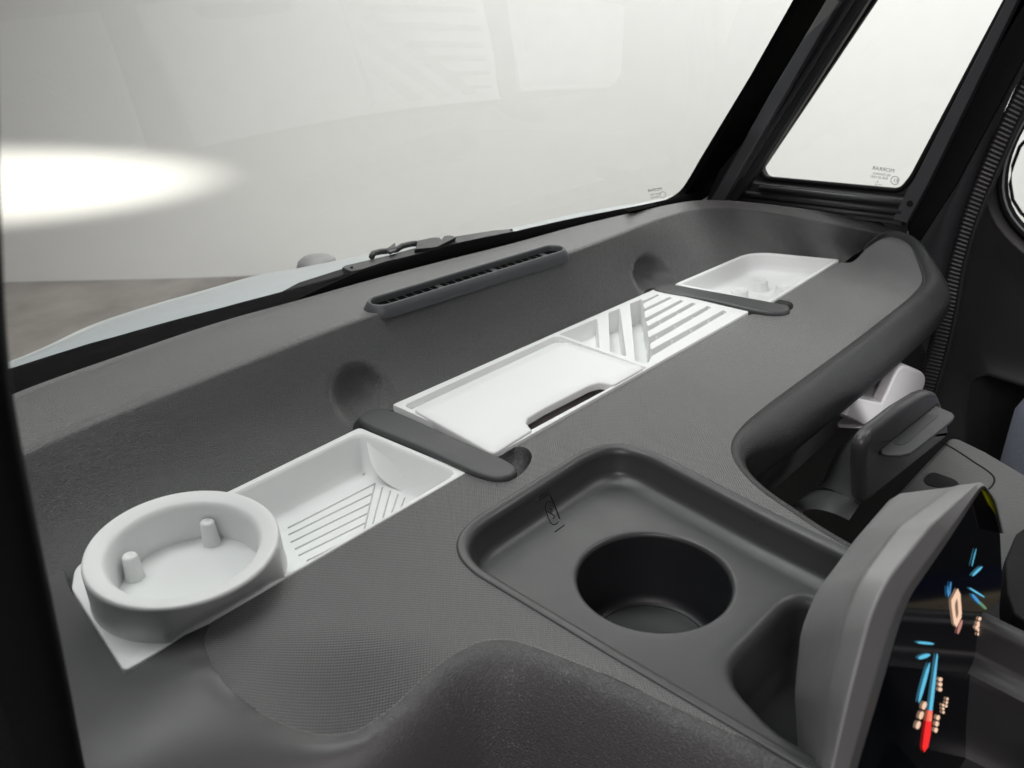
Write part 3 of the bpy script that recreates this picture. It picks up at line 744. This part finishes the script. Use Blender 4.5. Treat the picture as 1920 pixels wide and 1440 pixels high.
# printed approval marks: mirrored lettering on the panes
def mark(parent, px, py, wpx, rot, plane, lines, ring=True, m_=M_MARK, name='approval_mark'):
    """text lines drawn with font outlines turned to meshes on the pane (read from outside, so mirrored here)"""
    vf = []
    for (txt, ox, oy, sz) in lines:
        cu = bpy.data.curves.new('t', 'FONT'); cu.body = txt; cu.size = sz; cu.resolution_u = 2; cu.fill_mode = 'FRONT'
        o = bpy.data.objects.new('t', cu); COL.objects.link(o); bpy.context.view_layer.update()
        me = bpy.data.meshes.new_from_object(o.evaluated_get(bpy.context.evaluated_depsgraph_get()))
        V = [(ox-v.co.x, oy+v.co.y) for v in me.vertices]; F = [tuple(p.vertices) for p in me.polygons]
        vf.append((V, F)); bpy.data.objects.remove(o); bpy.data.curves.remove(cu); bpy.data.meshes.remove(me)
    if ring:
        rx, ry, rr_ = ring; a = [(rx+rr_*math.cos(t), ry+rr_*math.sin(t)) for t in np.linspace(0, 2*math.pi, 24, endpoint=False)]; b = [(rx+rr_*.86*math.cos(t), ry+rr_*.86*math.sin(t)) for t in np.linspace(0, 2*math.pi, 24, endpoint=False)]
        vf.append((a+b, [(i, (i+1) % 24, 24+(i+1) % 24, 24+i) for i in range(24)]))
    V, F = join(*vf); c_, s_ = math.cos(rot), math.sin(rot)
    P = []
    for x, y in V:
        X = px+(x*c_+y*s_)*wpx; Y = py-(y*c_-x*s_)*wpx if False else py+(x*s_-y*c_)*wpx
        P.append(plane(X, Y))
    return mesh(name, P, F, m_, parent, smooth=False)

# ================================================================ RIGHT SIDE: quarter window, pillars, door
def slab(name, pts, x, th, mat, parent=None, bev=.001, smooth=True, holes=None, seg=3):
    P = [ax(px, py, x) for px, py in pts]
    if holes is None:
        V, F = prism(P, (th, 0, 0)); return mesh(name, V, F, mat, parent, smooth=smooth, bevel=bev, auto=35, seg=seg)
    o2 = ccw([(p[1], p[2]) for p in P]); hs = [ccw([(ax(*q, x)[1], ax(*q, x)[2]) for q in h]) for h in holes]
    V, F = patch(o2, hs, .03); V1 = [(x, a, b) for a, b, _ in V]; 
    side = []
    for h in hs: side.append(loft([[(x, a, b) for a, b in h], [(x+.0015, a, b) for a, b in offset(h, -.0005)], [(x+th, a, b) for a, b in h]]))
    return mesh(name, *join((V1, F), *side), mat, parent, auto=35)
def rpx(pts, r, n=8): return rpoly(pts, r, n)
qw = thing('quarter_window', 'fixed triangular side window in a black frame at the far end of the dashboard', 'window', (.96, .43, .05))
hole_px = rpx([(1641, -4+0), (1425, 318), (1432, 334), (1690, 358), (1712, 330), (1890, -5), (1990, -190), (1770, -190)], [0, 6, 16, 22, 20, 0, 0, 0], 8)
outer = [(1300, 440), (1370, 330), (1560, 0), (1680, -210), (2080, -260), (1925, 0), (1730, 330), (1690, 480), (1500, 520)]
slab('frame', outer, .962, .012, M_FRAME, qw, holes=[hole_px])
P3 = [ax(*p, .962) for p in hole_px]; P3c = np.array([(p[0]-.0005, p[1], p[2]) for p in P3])
def ringtube(P, r, n=8):
    P = [np.array(p) for p in P]; m = len(P); rings = []
    for i in range(m):
        t = P[(i+1) % m]-P[i-1]; t /= np.linalg.norm(t); a = np.cross(t, [1, 0, 0]); a /= np.linalg.norm(a); b = np.array([1., 0, 0])
        rings.append([P[i]+r*(a*math.cos(k*2*math.pi/n)+b*math.sin(k*2*math.pi/n)) for k in range(n)])
    rings.append(rings[0]); return loft(rings, True)
mesh('gasket', *ringtube(resamp(list(P3c)+[P3c[0]], 160, True), .0028), M_BLACK, qw)
mesh('pane', P3c+np.array([.008, 0, 0]), [tuple(range(len(P3c)))], M_GLASS, qw, smooth=False)
for (a, b, r) in (((1425, 352), (1697, 381), .0030), ((1385, 362), (1692, 397), .0035), ((1372, 372), (1680, 408), .0030)):
    pa, pb = ax(*a, .946), ax(*b, .946); mesh('sill_ridge', *tube([pa, (pa+pb)/2, pb], r, 12), M_FRAME, qw)
slab('sill', [(1398, 338), (1420, 344), (1698, 374), (1690, 424), (1674, 420), (1500, 399), (1352, 386)], .949, .012, M_FRAME, qw, bev=.0008)

ap = thing('windscreen_pillar', 'black far windscreen pillar of parallel ribs, between windscreen and triangular window', 'pillar', (.93, .54, .04))
slab('outer_rib', [(1318, 388), (1340, 388), (1540, 30), (1600, -90), (1566, -90), (1528, -25), (1400, 200)], .925, .012, M_BLKPL, ap, .002)
slab('inner_rib', [(1326, 385), (1353, 385), (1400, 300), (1592, -30), (1640, -110), (1612, -110), (1562, -20), (1450, 165)], .918, .012, M_RIB, ap, .0015)
slab('web', [(1330, 388), (1372, 388), (1425, 318), (1436, 300), (1640, -20), (1700, -110), (1600, -110), (1480, 120)], .932, .012, M_BLKPL, ap, .003)
slab('edge_rib', [(1384, 330), (1392, 335), (1610, -10), (1672, -110), (1660, -110), (1600, -10)], .927, .01, M_FRAME, ap, .001)
p = ax(1412, 205, .916); mesh('clip', *box(p, (.004, .004, .012)), M_FRAME, ap, bevel=.0005)

rp = thing('window_rear_bar', 'flat charcoal bar with a round screw hole along the rear edge of the triangular window', 'bar', (.95, .34, .03))
slab('bar', [(1673, 412), (1690, 416), (1700, 419), (1740, 345), (1918, -20), (1975, -140), (1955, -140), (1896, -20), (1712, 340), (1698, 362)], .943, .012, M_TRIM, rp, .0012)
p = ax(1706, 382, .9425); mesh('screw_hole', *loft([[(p[0], p[1]+r*math.cos(t), p[2]+r*math.sin(t)) for t in np.linspace(0, 2*math.pi, 24, endpoint=False)] for r in (.0034, .0001)]), M_BLACK, rp)
slab('shadow_gap', [(1700, 425), (1712, 470), (1790, 350), (1990, -20), (2050, -140), (1970, -140), (1918, -20), (1740, 345)], .962, .006, M_BLACK, rp, .0005)

pt = thing('pillar_lining', 'smooth grey door pillar lining rising between triangular window and ribbed strip', 'lining', (1.0, .31, .01))
# convex lining: swept section
def band(pxA, pxB, x, bulge, n=40, m=12):
    A = crom([ax(*p, x) for p in pxA], n); B = crom([ax(*p, x) for p in pxB], n); rg = []
    for k in range(m+1):
        t = k/m; rg.append([a+(b-a)*t+np.array([-bulge*math.sin(math.pi*t), 0, 0]) for a, b in zip(A, B)])
    return loft(rg, False)
mesh('cover', *band([(1690, 470), (1712, 432), (1800, 290), (1900, 90), (2010, -140)], [(1750, 700), (1782, 480), (1835, 330), (1905, 160), (2060, -140)], .985, .012), M_TRIM, pt)

sp_ = thing('ribbed_strip', 'black corrugated rubber strip running down between pillar lining and door', 'strip', (1.0, .29, 0))
cA = crom([ax(*p, .978) for p in ((1700, 760), (1728, 690), (1758, 580), (1782, 480), (1812, 380), (1850, 280), (1892, 190), (1925, 130), (1990, 20))], 480)
cB = crom([ax(*p, .982) for p in ((1745, 770), (1770, 690), (1795, 585), (1812, 490), (1838, 405), (1878, 310), (1918, 220), (1955, 150), (2020, 40))], 480)
rg = []
for t, d_ in ((0, .006), (.02, 0), (.25, -.0002), (.5, -.0003), (.75, -.0002), (.97, 0), (1, .006)):
    rg.append([a+(b-a)*t+np.array([d_+(.0005*math.sin(i*1.25) if .01 < t < .99 else 0), 0, 0]) for i, (a, b) in enumerate(zip(cA, cB))])
mesh('strip', *loft(rg, False), M_BLKPL, sp_)
mesh('lip', *tube([b+np.array([-.002, 0, 0]) for b in cB[::4]], .0022, 8), M_FRAME, sp_)

door = thing('door', 'charcoal passenger door with round-cornered window and sunken pocket, behind the dashboard end', 'door', (1.04, .1, -.2))
XD = 1.03
win_px = crom([(2010, 120), (1950, 190), (1905, 262), (1886, 318), (1884, 362), (1895, 398), (1920, 430), (1960, 462), (2060, 520), (2300, 560), (2500, 300), (2300, 60)], 90, True).tolist()
V2 = [(ax(*p, XD)[1], ax(*p, XD)[2]) for p in win_px]; V2 = ccw(V2)
rim = offset(V2, -.022)
pk_px = rpx([(1806, 760), (1812, 706), (1850, 692), (1925, 716), (2200, 800), (2200, 1200), (1800, 1050)], [20, 24, 30, 40, 30, 30, 30])
pk = ccw([(ax(*p, XD)[1], ax(*p, XD)[2]) for p in pk_px])
outl = [(.62, -.75), (.62, -.03)]+[(ax(*p, XD)[1], ax(*p, XD)[2]) for p in ((1765, 520), (1800, 420), (1850, 290), (1905, 160), (1990, -20), (2100, -250))]+[(-.9, .62), (-.9, -.75)]
Vd, Fd = patch(ccw(outl), [rim, pk], .03)
def XB(y, z): return XD
r1 = loft([[(XD, a, b) for a, b in rim], [(XD-.004, a, b) for a, b in offset(rim, .003)], [(XD-.004, a, b) for a, b in offset(rim, .006)], [(XD+.006, a, b) for a, b in offset(rim, .014)]])
r2 = loft([[(XD, a, b) for a, b in pk], [(XD-.003, a, b) for a, b in offset(pk, .002)], [(XD-.002, a, b) for a, b in offset(pk, .006)], [(XD+.05, a, b) for a, b in offset(pk, .012)]], cap1=True)
mesh('lining', *join(([(XD, a, b) for a, b, _ in Vd], Fd), r1, r2), M_DOOR, door)
mesh('window_gasket', *join(loft([[(XD+.006, a, b) for a, b in offset(rim, .013)], [(XD-.002, a, b) for a, b in offset(rim, .016)], [(XD+.0, a, b) for a, b in offset(rim, .0195)], [(XD+.012, a, b) for a, b in offset(rim, .022)]])), M_BLACK, door)
M_LT = plastic('grey sealing lip', (.30, .32, .33), .4)
mesh('window_lip', *ringtube([(XD+.001, a, b) for a, b in offset(rim, .0205)], .0012), M_LT, door)
mesh('pane', [(XD+.012, a, b) for a, b in offset(rim, .021)], [tuple(range(90))], M_GLASS, door, smooth=False)
mir = mesh('door_mirror', *tube([ax(*p, 1.25) for p in ((1935, 250), (1912, 275), (1899, 310), (1894, 345), (1899, 375), (1915, 400), (1940, 420))], .0022, 8), M_BLACK)
tag(mir, 'thin black curved rim of the outside mirror, seen through the door window', 'mirror rim')
seat = mesh('passenger_seat', *loft([[(.93+.05*math.cos(t)*s, .085+.10*math.sin(t)*s, z) for t in np.linspace(0, 2*math.pi, 40, endpoint=False)] for z, s in ((-.5, 1), (-.2, 1.02), (-.12, 1), (-.095, .9), (-.085, .6), (-.083, .2))], cap1=True), M_SEAT)
tag(seat, 'blue grey fabric edge of the passenger seat at the right border', 'seat')

mark(ws, 1243, 357, 1.0, -.20, lambda a, b: glassplane(a, b)+0, [('MORRARI', 2, 2, 7), ('vetrato glx', 0, -5, 5), ('43R-011051', 0, -11, 5), ('A', -14, -17, 4)], (6, -8, 5)) if False else None
def gpl(a, b): return glassplane(a, b)+np.array([0, -.001, 0])
mark(ws, 1240, 357, 1.0, -.16, gpl, [('MOPAR', 0, 1, 8), ('vetro lam', -4, -6, 5), ('43R-001', -7, -12, 5)], (-1+1, -8, 6))
qpl = lambda a, b: ax(a, b, .9685)
mark(qw, 1677, 324, 1.0, .14, qpl, [('MORRAR', 0, 0, 10.5), ('vlp Detslnm', -6, -8, 7), ('43R-011051', -10, -15, 7), ('E3', 9, -17, 9), ('A -', -27, -23, 6), ('0.0192', -20, -28, 5)], (3, -14, 8.2))

# ================================================================ NEAR A-PILLAR (left border)
X0 = .07
eg = crom([ax(*p, X0) for p in ((-10, -200), (2, 0), (7, 200), (12, 400), (30, 720), (80, 1000), (120, 1200), (165, 1440), (200, 1620))], 60)
rg = [[p+np.array([a, b, 0]) for p in eg] for a, b in ((.004, .06), (.002, .010), (0, .003), (-.003, 0), (-.008, .001), (-.02, .01), (-.02, .10))]
np_ = mesh('near_door_pillar', *loft(rg, False), M_BLACK); tag(np_, 'black blurred door pillar very close at the left border', 'pillar')

# ================================================================ STORAGE CLAMP BOX, HOOK, COLUMN COVER
YB = .190; ZP = -.070
clamp = thing('lever_box', 'charcoal wedge-shaped box with a flat lever in its side, beyond the instrument cluster', 'lever box', (.64, .20, -.07))
zq = lambda x, y: (1450+x*470/1920, 660+y*470/1920)
facepx = [zq(700, 1180), zq(690, 900), zq(705, 700), zq(790, 590), zq(1000, 425), zq(1150, 330), zq(1215, 305), zq(1275, 320), zq(1310, 420), zq(1350, 560), zq(1355, 640), zq(1290, 700)]
fp = [ay(*p, YB) for p in facepx]
fp2 = [(p[0], p[2]) for p in fp]; fp2 = ccw(rpoly(fp2, [.009, .03, .02, .03, .03, .02, .012, .012, .012, .009, .009, .009], 6))
fp2 = [tuple(p) for p in resamp(fp2+[fp2[0]], 90, True)]
rg = []
for ins_, y in ((.0062, .0), (.0050, .0001), (.0026, .0010), (.0008, .0030), (0, .0060), (.0008, .0090), (.003, .0110)):
    rg.append([(a, YB+y, b) for a, b in offset(fp2, ins_)])
mesh('housing', *loft(rg, cap0=True, cap1=True), M_SATIN, clamp, auto=50)
# sloping neck to the left
nA = [zq(690, 1160), zq(680, 900), zq(700, 700), zq(760, 610), zq(600, 640)]
sec = []
def nk(pts, y0, y1):
    return [ay(*p, y) for p, y in zip(pts, np.linspace(y0, y1, len(pts)))]
A_ = crom(nk([zq(670, 1168), zq(690, 900), zq(702, 720), zq(740, 645), zq(830, 550)], YB+.004, YB+.010), 24)
B_ = crom(nk([zq(400, 1010), zq(450, 880), zq(520, 740), zq(590, 640), zq(800, 520)], .215, .236), 24)
C_ = crom(nk([zq(330, 1030), zq(380, 990), zq(470, 780), zq(560, 670), zq(720, 560)], .255, .262), 24)
rg = []
for k in range(15):
    t = k/14; rg.append([(1-t)**2*a+2*t*(1-t)*b+t*t*c for a, b, c in zip(A_, B_, C_)])
mesh('neck', *loft(rg, False), M_SATIN, clamp)
# foot bulge at lower left
A_ = crom([ay(*zq(*p), y) for p, y in (((660, 1170), YB+.004), ((620, 1230), YB), ((580, 1290), YB-.004))], 14)
B_ = crom([ay(*zq(*p), y) for p, y in (((430, 1000), .215), ((330, 1060), .21), ((290, 1130), .205))], 14)
C_ = crom([ay(*zq(*p), y) for p, y in (((250, 1040), .25), ((150, 1120), .245), ((130, 1220), .235))], 14)
D_ = crom([ay(*zq(*p), y) for p, y in (((160, 1170), .25), ((130, 1240), .24), ((290, 1300), .23))], 14)
rg = []
for k in range(17):
    t = k/16; rg.append([(1-t)**3*a+3*t*(1-t)**2*b+3*t*t*(1-t)*c+t**3*d_ for a, b, c, d_ in zip(A_, B_, C_, D_)])
mesh('foot', *loft(rg, False), M_SATIN, clamp)
# lever: slot and protruding lip
def yb(x, y, yy=YB): return ay(*zq(x, y), yy)
mesh('slot', *tube([yb(812, 775, YB-.0003), yb(1030, 583, YB-.0003), yb(1262, 400, YB-.0003)], .0011, 8), M_BLACK, clamp)
Q0, Q1 = yb(820, 745), yb(1238, 408); nL = np.cross(Q1-Q0, np.array([0, -1, -.12])); nL /= np.linalg.norm(nL)
def lq(x, y, o=0): return on(*zq(x, y), nL, nL@Q0+o)
lo_px = [(820, 745), (1030, 576), (1238, 408), (1275, 424), (1330, 446), (1372, 464), (1389, 490), (1378, 515), (1335, 553), (1220, 645), (1110, 732), (1052, 772), (975, 790), (890, 786), (830, 768)]
LP_ = [lq(*p) for p in lo_px]
mesh('lever', *prism(LP_, (0, .0002, -.0028)), M_SATIN, clamp, bevel=.0010, smooth=False)
up_ = 1 if nL[2] > 0 else -1
GV = crom([lq(x, y, .0003*up_) for x, y in ((925, 702), (1165, 492), (1205, 478), (1258, 480), (1255, 496), (1200, 542), (1010, 702), (965, 712))], 50, True)
mesh('finger_groove', *prism(GV, (0, 0, -.0002)), M_BLKPL, clamp, smooth=False)

colp = [(1590, 1020), (1782, 818), (1800, 822), (1850, 846), (1925, 890), (2100, 1010), (2100, 1500), (1700, 1500), (1560, 1300)]
cc = thing('column_cover', 'flat grey textured cover with a fine oval seam, right of the lever box', 'cover', (.7, .1, -.07))
P = [az(*p, ZP) for p in colp]; V, F = prism(P, (0, 0, -.02)); mesh('panel', V, F, M_PANEL, cc, bevel=.004, auto=40)
seam = crom([az(*zq(*p), ZP+.0001) for p in ((1290, 690), (1330, 712), (1420, 765), (1540, 845), (1640, 910), (1690, 960), (1690, 1000), (1650, 1050), (1560, 1120))], 60)
mesh('seam', *tube(seam, .0007, 6), M_BLACK, cc)
hp = [az(*zq(*p), ZP+.0006) for p in ((1155, 980), (1190, 935), (1230, 922), (1290, 940), (1400, 985), (1420, 1040), (1200, 1020))]
mesh('finger_recess', *prism(crom(hp, 40, True), (0, 0, -.0008)), M_BLACK, cc, smooth=False)

hk = thing('bag_hook', 'white plastic hook sticking out under the rolled dashboard edge, behind the lever box', 'hook', (.7, .22, -.07))
zh = -.062
pl_ = [az(*zq(795, 168), zh), az(*zq(925, 208), zh), az(*zq(830, 392), zh), az(*zq(610, 345), zh)]
mesh('arm', *prism(pl_, (0, 0, -.022)), M_WHITE2, hk, bevel=.0012, auto=40)
yk = (pl_[2][1])
f0 = [ay(*zq(*p), yk-.0005) for p in ((835, 395), (880, 300), (930, 190), (975, 120), (1005, 105), (1090, 130), (1155, 165), (1170, 200), (1160, 260), (1120, 340), (960, 460), (800, 560))]
f0 = crom(f0, 50, True)
mesh('prong', *prism(f0, (.004, .012, 0)), M_WHITE2, hk, bevel=.003, auto=60)
lo_ = [ay(*zq(*p), yk) for p in ((610, 345), (840, 395), (950, 460), (820, 560), (690, 560), (560, 490))]
mesh('body', *prism(lo_, (0, .014, 0)), M_WHITE2, hk, bevel=.0015, auto=40)
lp = [az(*zq(*p), -.088) for p in ((495, 545), (545, 500), (620, 500), (690, 550), (600, 556))]
mesh('lower_lip', *prism(crom(lp, 30, True), (0, 0, -.004)), M_WHITE2, hk, bevel=.001)

# ================================================================ INSTRUMENT CLUSTER
cl = thing('instrument_cluster', 'blurred grey instrument cluster hood with lit black display, in the lower right corner', 'instrument cluster', (.385, .12, -.02))
nD = np.array([0, 1, -.2]); dD = .077
def dp(px, py, o=0): return on(px, py, nD, dD-o)
scr = [(1845, 912), (1862, 945), (1875, 1000), (1879, 1080), (1868, 1200), (1835, 1330), (1800, 1460), (1760, 1600), (1560, 1600), (1608, 1440), (1650, 1300), (1688, 1170), (1705, 1120)]
SP = [dp(*p) for p in scr]
mesh('display', *prism(SP, np.array([0, .003, 0])), M_SCREEN, cl, smooth=False)
# hood sections: outline of the front rim, then back along the car towards the windscreen
Fr = [(1600, 1640), (1585, 1440), (1625, 1300), (1668, 1165), (1690, 1108), (1760, 1010), (1838, 905), (1852, 903), (1868, 930)]
def sect(px, y, extra=0):
    return [ay(*p, y) for p in px]
F0 = [dp(1560, 1600, .001), dp(1607, 1440, .001), dp(1649, 1300, .001), dp(1687, 1168, .001), dp(1706, 1118, .001), dp(1775, 1018, .001), dp(1844, 911, .001), dp(1863, 943, .001), dp(1876, 1000, .001)]
F1 = [dp(*p, .006) for p in ((1545, 1600), (1592, 1440), (1632, 1300), (1672, 1165), (1695, 1110), (1770, 1008), (1843, 905), (1866, 938), (1880, 1000))]
F2 = [dp(*p, .004) for p in ((1520, 1600), (1560, 1440), (1592, 1300), (1632, 1150), (1662, 1088), (1745, 985), (1838, 900), (1868, 935), (1883, 1000))]
S1 = sect([(1540, 1640), (1540, 1440), (1552, 1300), (1582, 1165), (1612, 1090), (1690, 985), (1795, 908), (1830, 920), (1870, 1000)], .100)
S2 = sect([(1530, 1640), (1530, 1440), (1545, 1300), (1575, 1165), (1607, 1088), (1684, 986), (1785, 911), (1820, 925), (1860, 1000)], .104)
S3 = sect([(1500, 1640), (1498, 1440), (1490, 1300), (1502, 1180), (1530, 1110), (1612, 1002), (1686, 924), (1740, 930), (1800, 1000)], .130)
S4 = sect([(1505, 1640), (1502, 1440), (1492, 1300), (1503, 1188), (1528, 1120), (1600, 1015), (1672, 932), (1740, 940), (1800, 1000)], .136)
S5 = sect([(1560, 1640), (1545, 1440), (1530, 1300), (1540, 1200), (1560, 1140), (1620, 1050), (1690, 960), (1740, 960), (1800, 1010)], .142)
def rc(s):
    P = [np.array(p) for p in s]; out = [P[0]]
    for i in range(1, len(P)-1):
        la, lb = np.linalg.norm(P[i-1]-P[i]), np.linalg.norm(P[i+1]-P[i]); q = .0075
        a = P[i]+(P[i-1]-P[i])*min(.45, q/la); b = P[i]+(P[i+1]-P[i])*min(.45, q/lb)
        for k in range(6): t = k/5; out.append((1-t)**2*a+2*t*(1-t)*P[i]+t*t*b)
    out.append(P[-1]); return np.array(out)
rg = [rc(s_) for s_ in (F0, F1, F2, S1, S2, S3, S4, S5)]
full = []
for j in range(len(rg)-1):
    full.append(rg[j]); e_ = .12
    full += [rg[j]+(rg[j+1]-rg[j])*e_, rg[j]+(rg[j+1]-rg[j])*(1-e_)]
full.append(rg[-1])
mesh('hood', *loft(full, False), M_HOODC, cl)
# neck between hood and the tray well
mesh('neck', *loft([[(x, y, z) for x, y in ((.40, .128), (.43, .128), (.43, .10), (.40, .10))] for z in (-.075, -.01)]), M_SATIN, cl)
# lit figures
zd = lambda x, y: (1640+x*280/720, 880+y*560/1440)
def fig(pts, mat, name='lit_mark'):
    P = [dp(*zd(*p), .0006) for p in pts]; mesh(name, P, [tuple(range(len(P)))], mat, cl, smooth=False)
def lens(a, b, w_, mat, name='lit_mark'):
    a = np.array(a, float); b = np.array(b, float); d_ = (b-a)/np.linalg.norm(b-a); n_ = np.array([-d_[1], d_[0]])
    w_ = w_*.62; c_ = [a+(b-a)*u+n_*w_*v for u, v in ((0, 0), (.06, .45), (.2, .85), (.45, 1), (.75, .9), (.93, .55), (1, 0), (.93, -.55), (.75, -.9), (.45, -1), (.2, -.85), (.06, -.45))]
    fig(c_, mat, name)
lens((490, 380), (468, 470), 4, E_CY); lens((520, 468), (470, 515), 9, E_CY); lens((455, 570), (532, 618), 6, E_CY)
lens((468, 600), (512, 652), 11, E_BL); lens((500, 635), (540, 676), 11, E_GR)
lens((202, 834), (288, 842), 9, E_CY); lens((210, 912), (268, 893), 15, E_CY); lens((266, 930), (212, 1128), 13, E_CY)
fig([(300, 885), (305, 900), (288, 1080), (278, 1165), (262, 1162), (272, 1080), (291, 940)], E_CY)
fig([(280, 1165), (270, 1280), (258, 1340), (238, 1365), (230, 1340), (240, 1260), (256, 1162)], E_RED)
fig([(278, 1168), (274, 1215), (249, 1215), (256, 1165)], emis('display orange', (1, .38, .22), .9), 'lit_mark')
for a, b, w_ in (((318, 1003), (316, 1070), 16), ((352, 1100), (344, 1148), 10), ((330, 1130), (332, 1178), 10), ((246, 1120), (205, 1250), 17), ((308, 1185), (294, 1268), 15), ((510, 712), (490, 770), 12), ((500, 745), (502, 802), 12)):
    a_, b_ = np.array(a, float), np.array(b, float)
    for u in (0, .36, .72): lens(a_+(b_-a_)*u, a_+(b_-a_)*(u+.30), w_*.95, E_CR)
lens((422, 725), (400, 795), 11, E_PK); lens((368, 540), (360, 610), 6, E_BL); lens((352, 560), (356, 620), 5, E_BL)
o_ = [(400, 574), (413, 600), (420, 690), (418, 715), (395, 762), (383, 745), (371, 660), (370, 630)]; i_ = [(397, 620), (401, 640), (404, 690), (402, 706), (395, 722), (391, 705), (387, 660), (388, 645)]
V = [dp(*zd(*p), .0006) for p in o_+i_]; mesh('lit_digit', V, [(i, (i+1) % 8, 8+(i+1) % 8, 8+i) for i in range(8)], E_CR, cl, smooth=False)
P = [dp(*zd(*p), .0007) for p in ((512, 93), (540, 112), (575, 160), (595, 200), (600, 240), (580, 215), (545, 160))]
mesh('yellow_corner', P, [tuple(range(7))], M_YEL, cl, smooth=False)

# ================================================================ STEERING COLUMN SHROUD (right border)
sc = thing('steering_column', 'dark grey rounded steering column shroud below the display, bottom right corner', 'steering column', (.45, .05, -.1))
A_ = crom([az(*p, z) for p, z in (((1720, 1520), -.09), ((1770, 1380), -.09), ((1815, 1270), -.09), ((1862, 1200), -.085), ((1930, 1190), -.085))], 30)
B_ = crom([az(*p, z) for p, z in (((1800, 1560), -.06), ((1840, 1400), -.06), ((1880, 1300), -.06), ((1920, 1250), -.06), ((1990, 1220), -.06))], 30)
C_ = crom([az(*p, z) for p, z in (((1880, 1620), -.09), ((1920, 1440), -.09), ((1960, 1360), -.09), ((2000, 1300), -.09), ((2060, 1280), -.09))], 30)
rg = []
for k in range(17):
    t = k/16; rg.append([(1-t)**2*a+2*t*(1-t)*b+t*t*c for a, b, c in zip(A_, B_, C_)])
mesh('shroud', *loft(rg, False), M_TRIM, sc)
stk = [az(*p, -.05) for p in ((1884, 1050), (1905, 1000), (1960, 960), (2000, 1180), (1940, 1175), (1900, 1150), (1886, 1110))]
sw = mesh('steering_switch', *prism(stk, (0, 0, -.02)), M_BLACK, bevel=.002); tag(sw, 'black switch block cut off by the right border, beside the display', 'switch')

def strip_q(z0, z1, x, th, mat, nm, par):
    f_ = lambda y: -.35+(y+.271)*.24
    P = [(x, .02, f_(.02)+z0), (x, -.55, f_(-.55)+z0), (x, -.55, f_(-.55)+z1), (x, .02, f_(.02)+z1)]
    return mesh(nm, *prism(P, (th, 0, 0)), mat, par, bevel=.002)
M_BEIGE = plastic('beige mirrored strip', (.40, .35, .24), .6, 'fine', .5, .0002); M_NAVY = plastic('navy mirrored strip', (.01, .016, .05), .6)
strip_q(-.031, 0, 1.0, .035, M_BEIGE, 'mirrored_strip', door); strip_q(.002, .022, 1.005, .03, M_NAVY, 'mirrored_edge', door)  # unseen strips added on the door to appear as a reflection in the display

# dark rounded boss at the foot of the near fascia
bc_ = az(985, 1500, -.06); rg = []
for r, z in ((.046, -.03), (.044, -.010), (.040, .0), (.033, .006), (.020, .009), (.006, .0095)): rg.append(circ(bc_[0], bc_[1], r, bc_[2]+z, 48))
mesh('lower_boss', *loft(rg, cap1=True), M_BLKPL, dash)
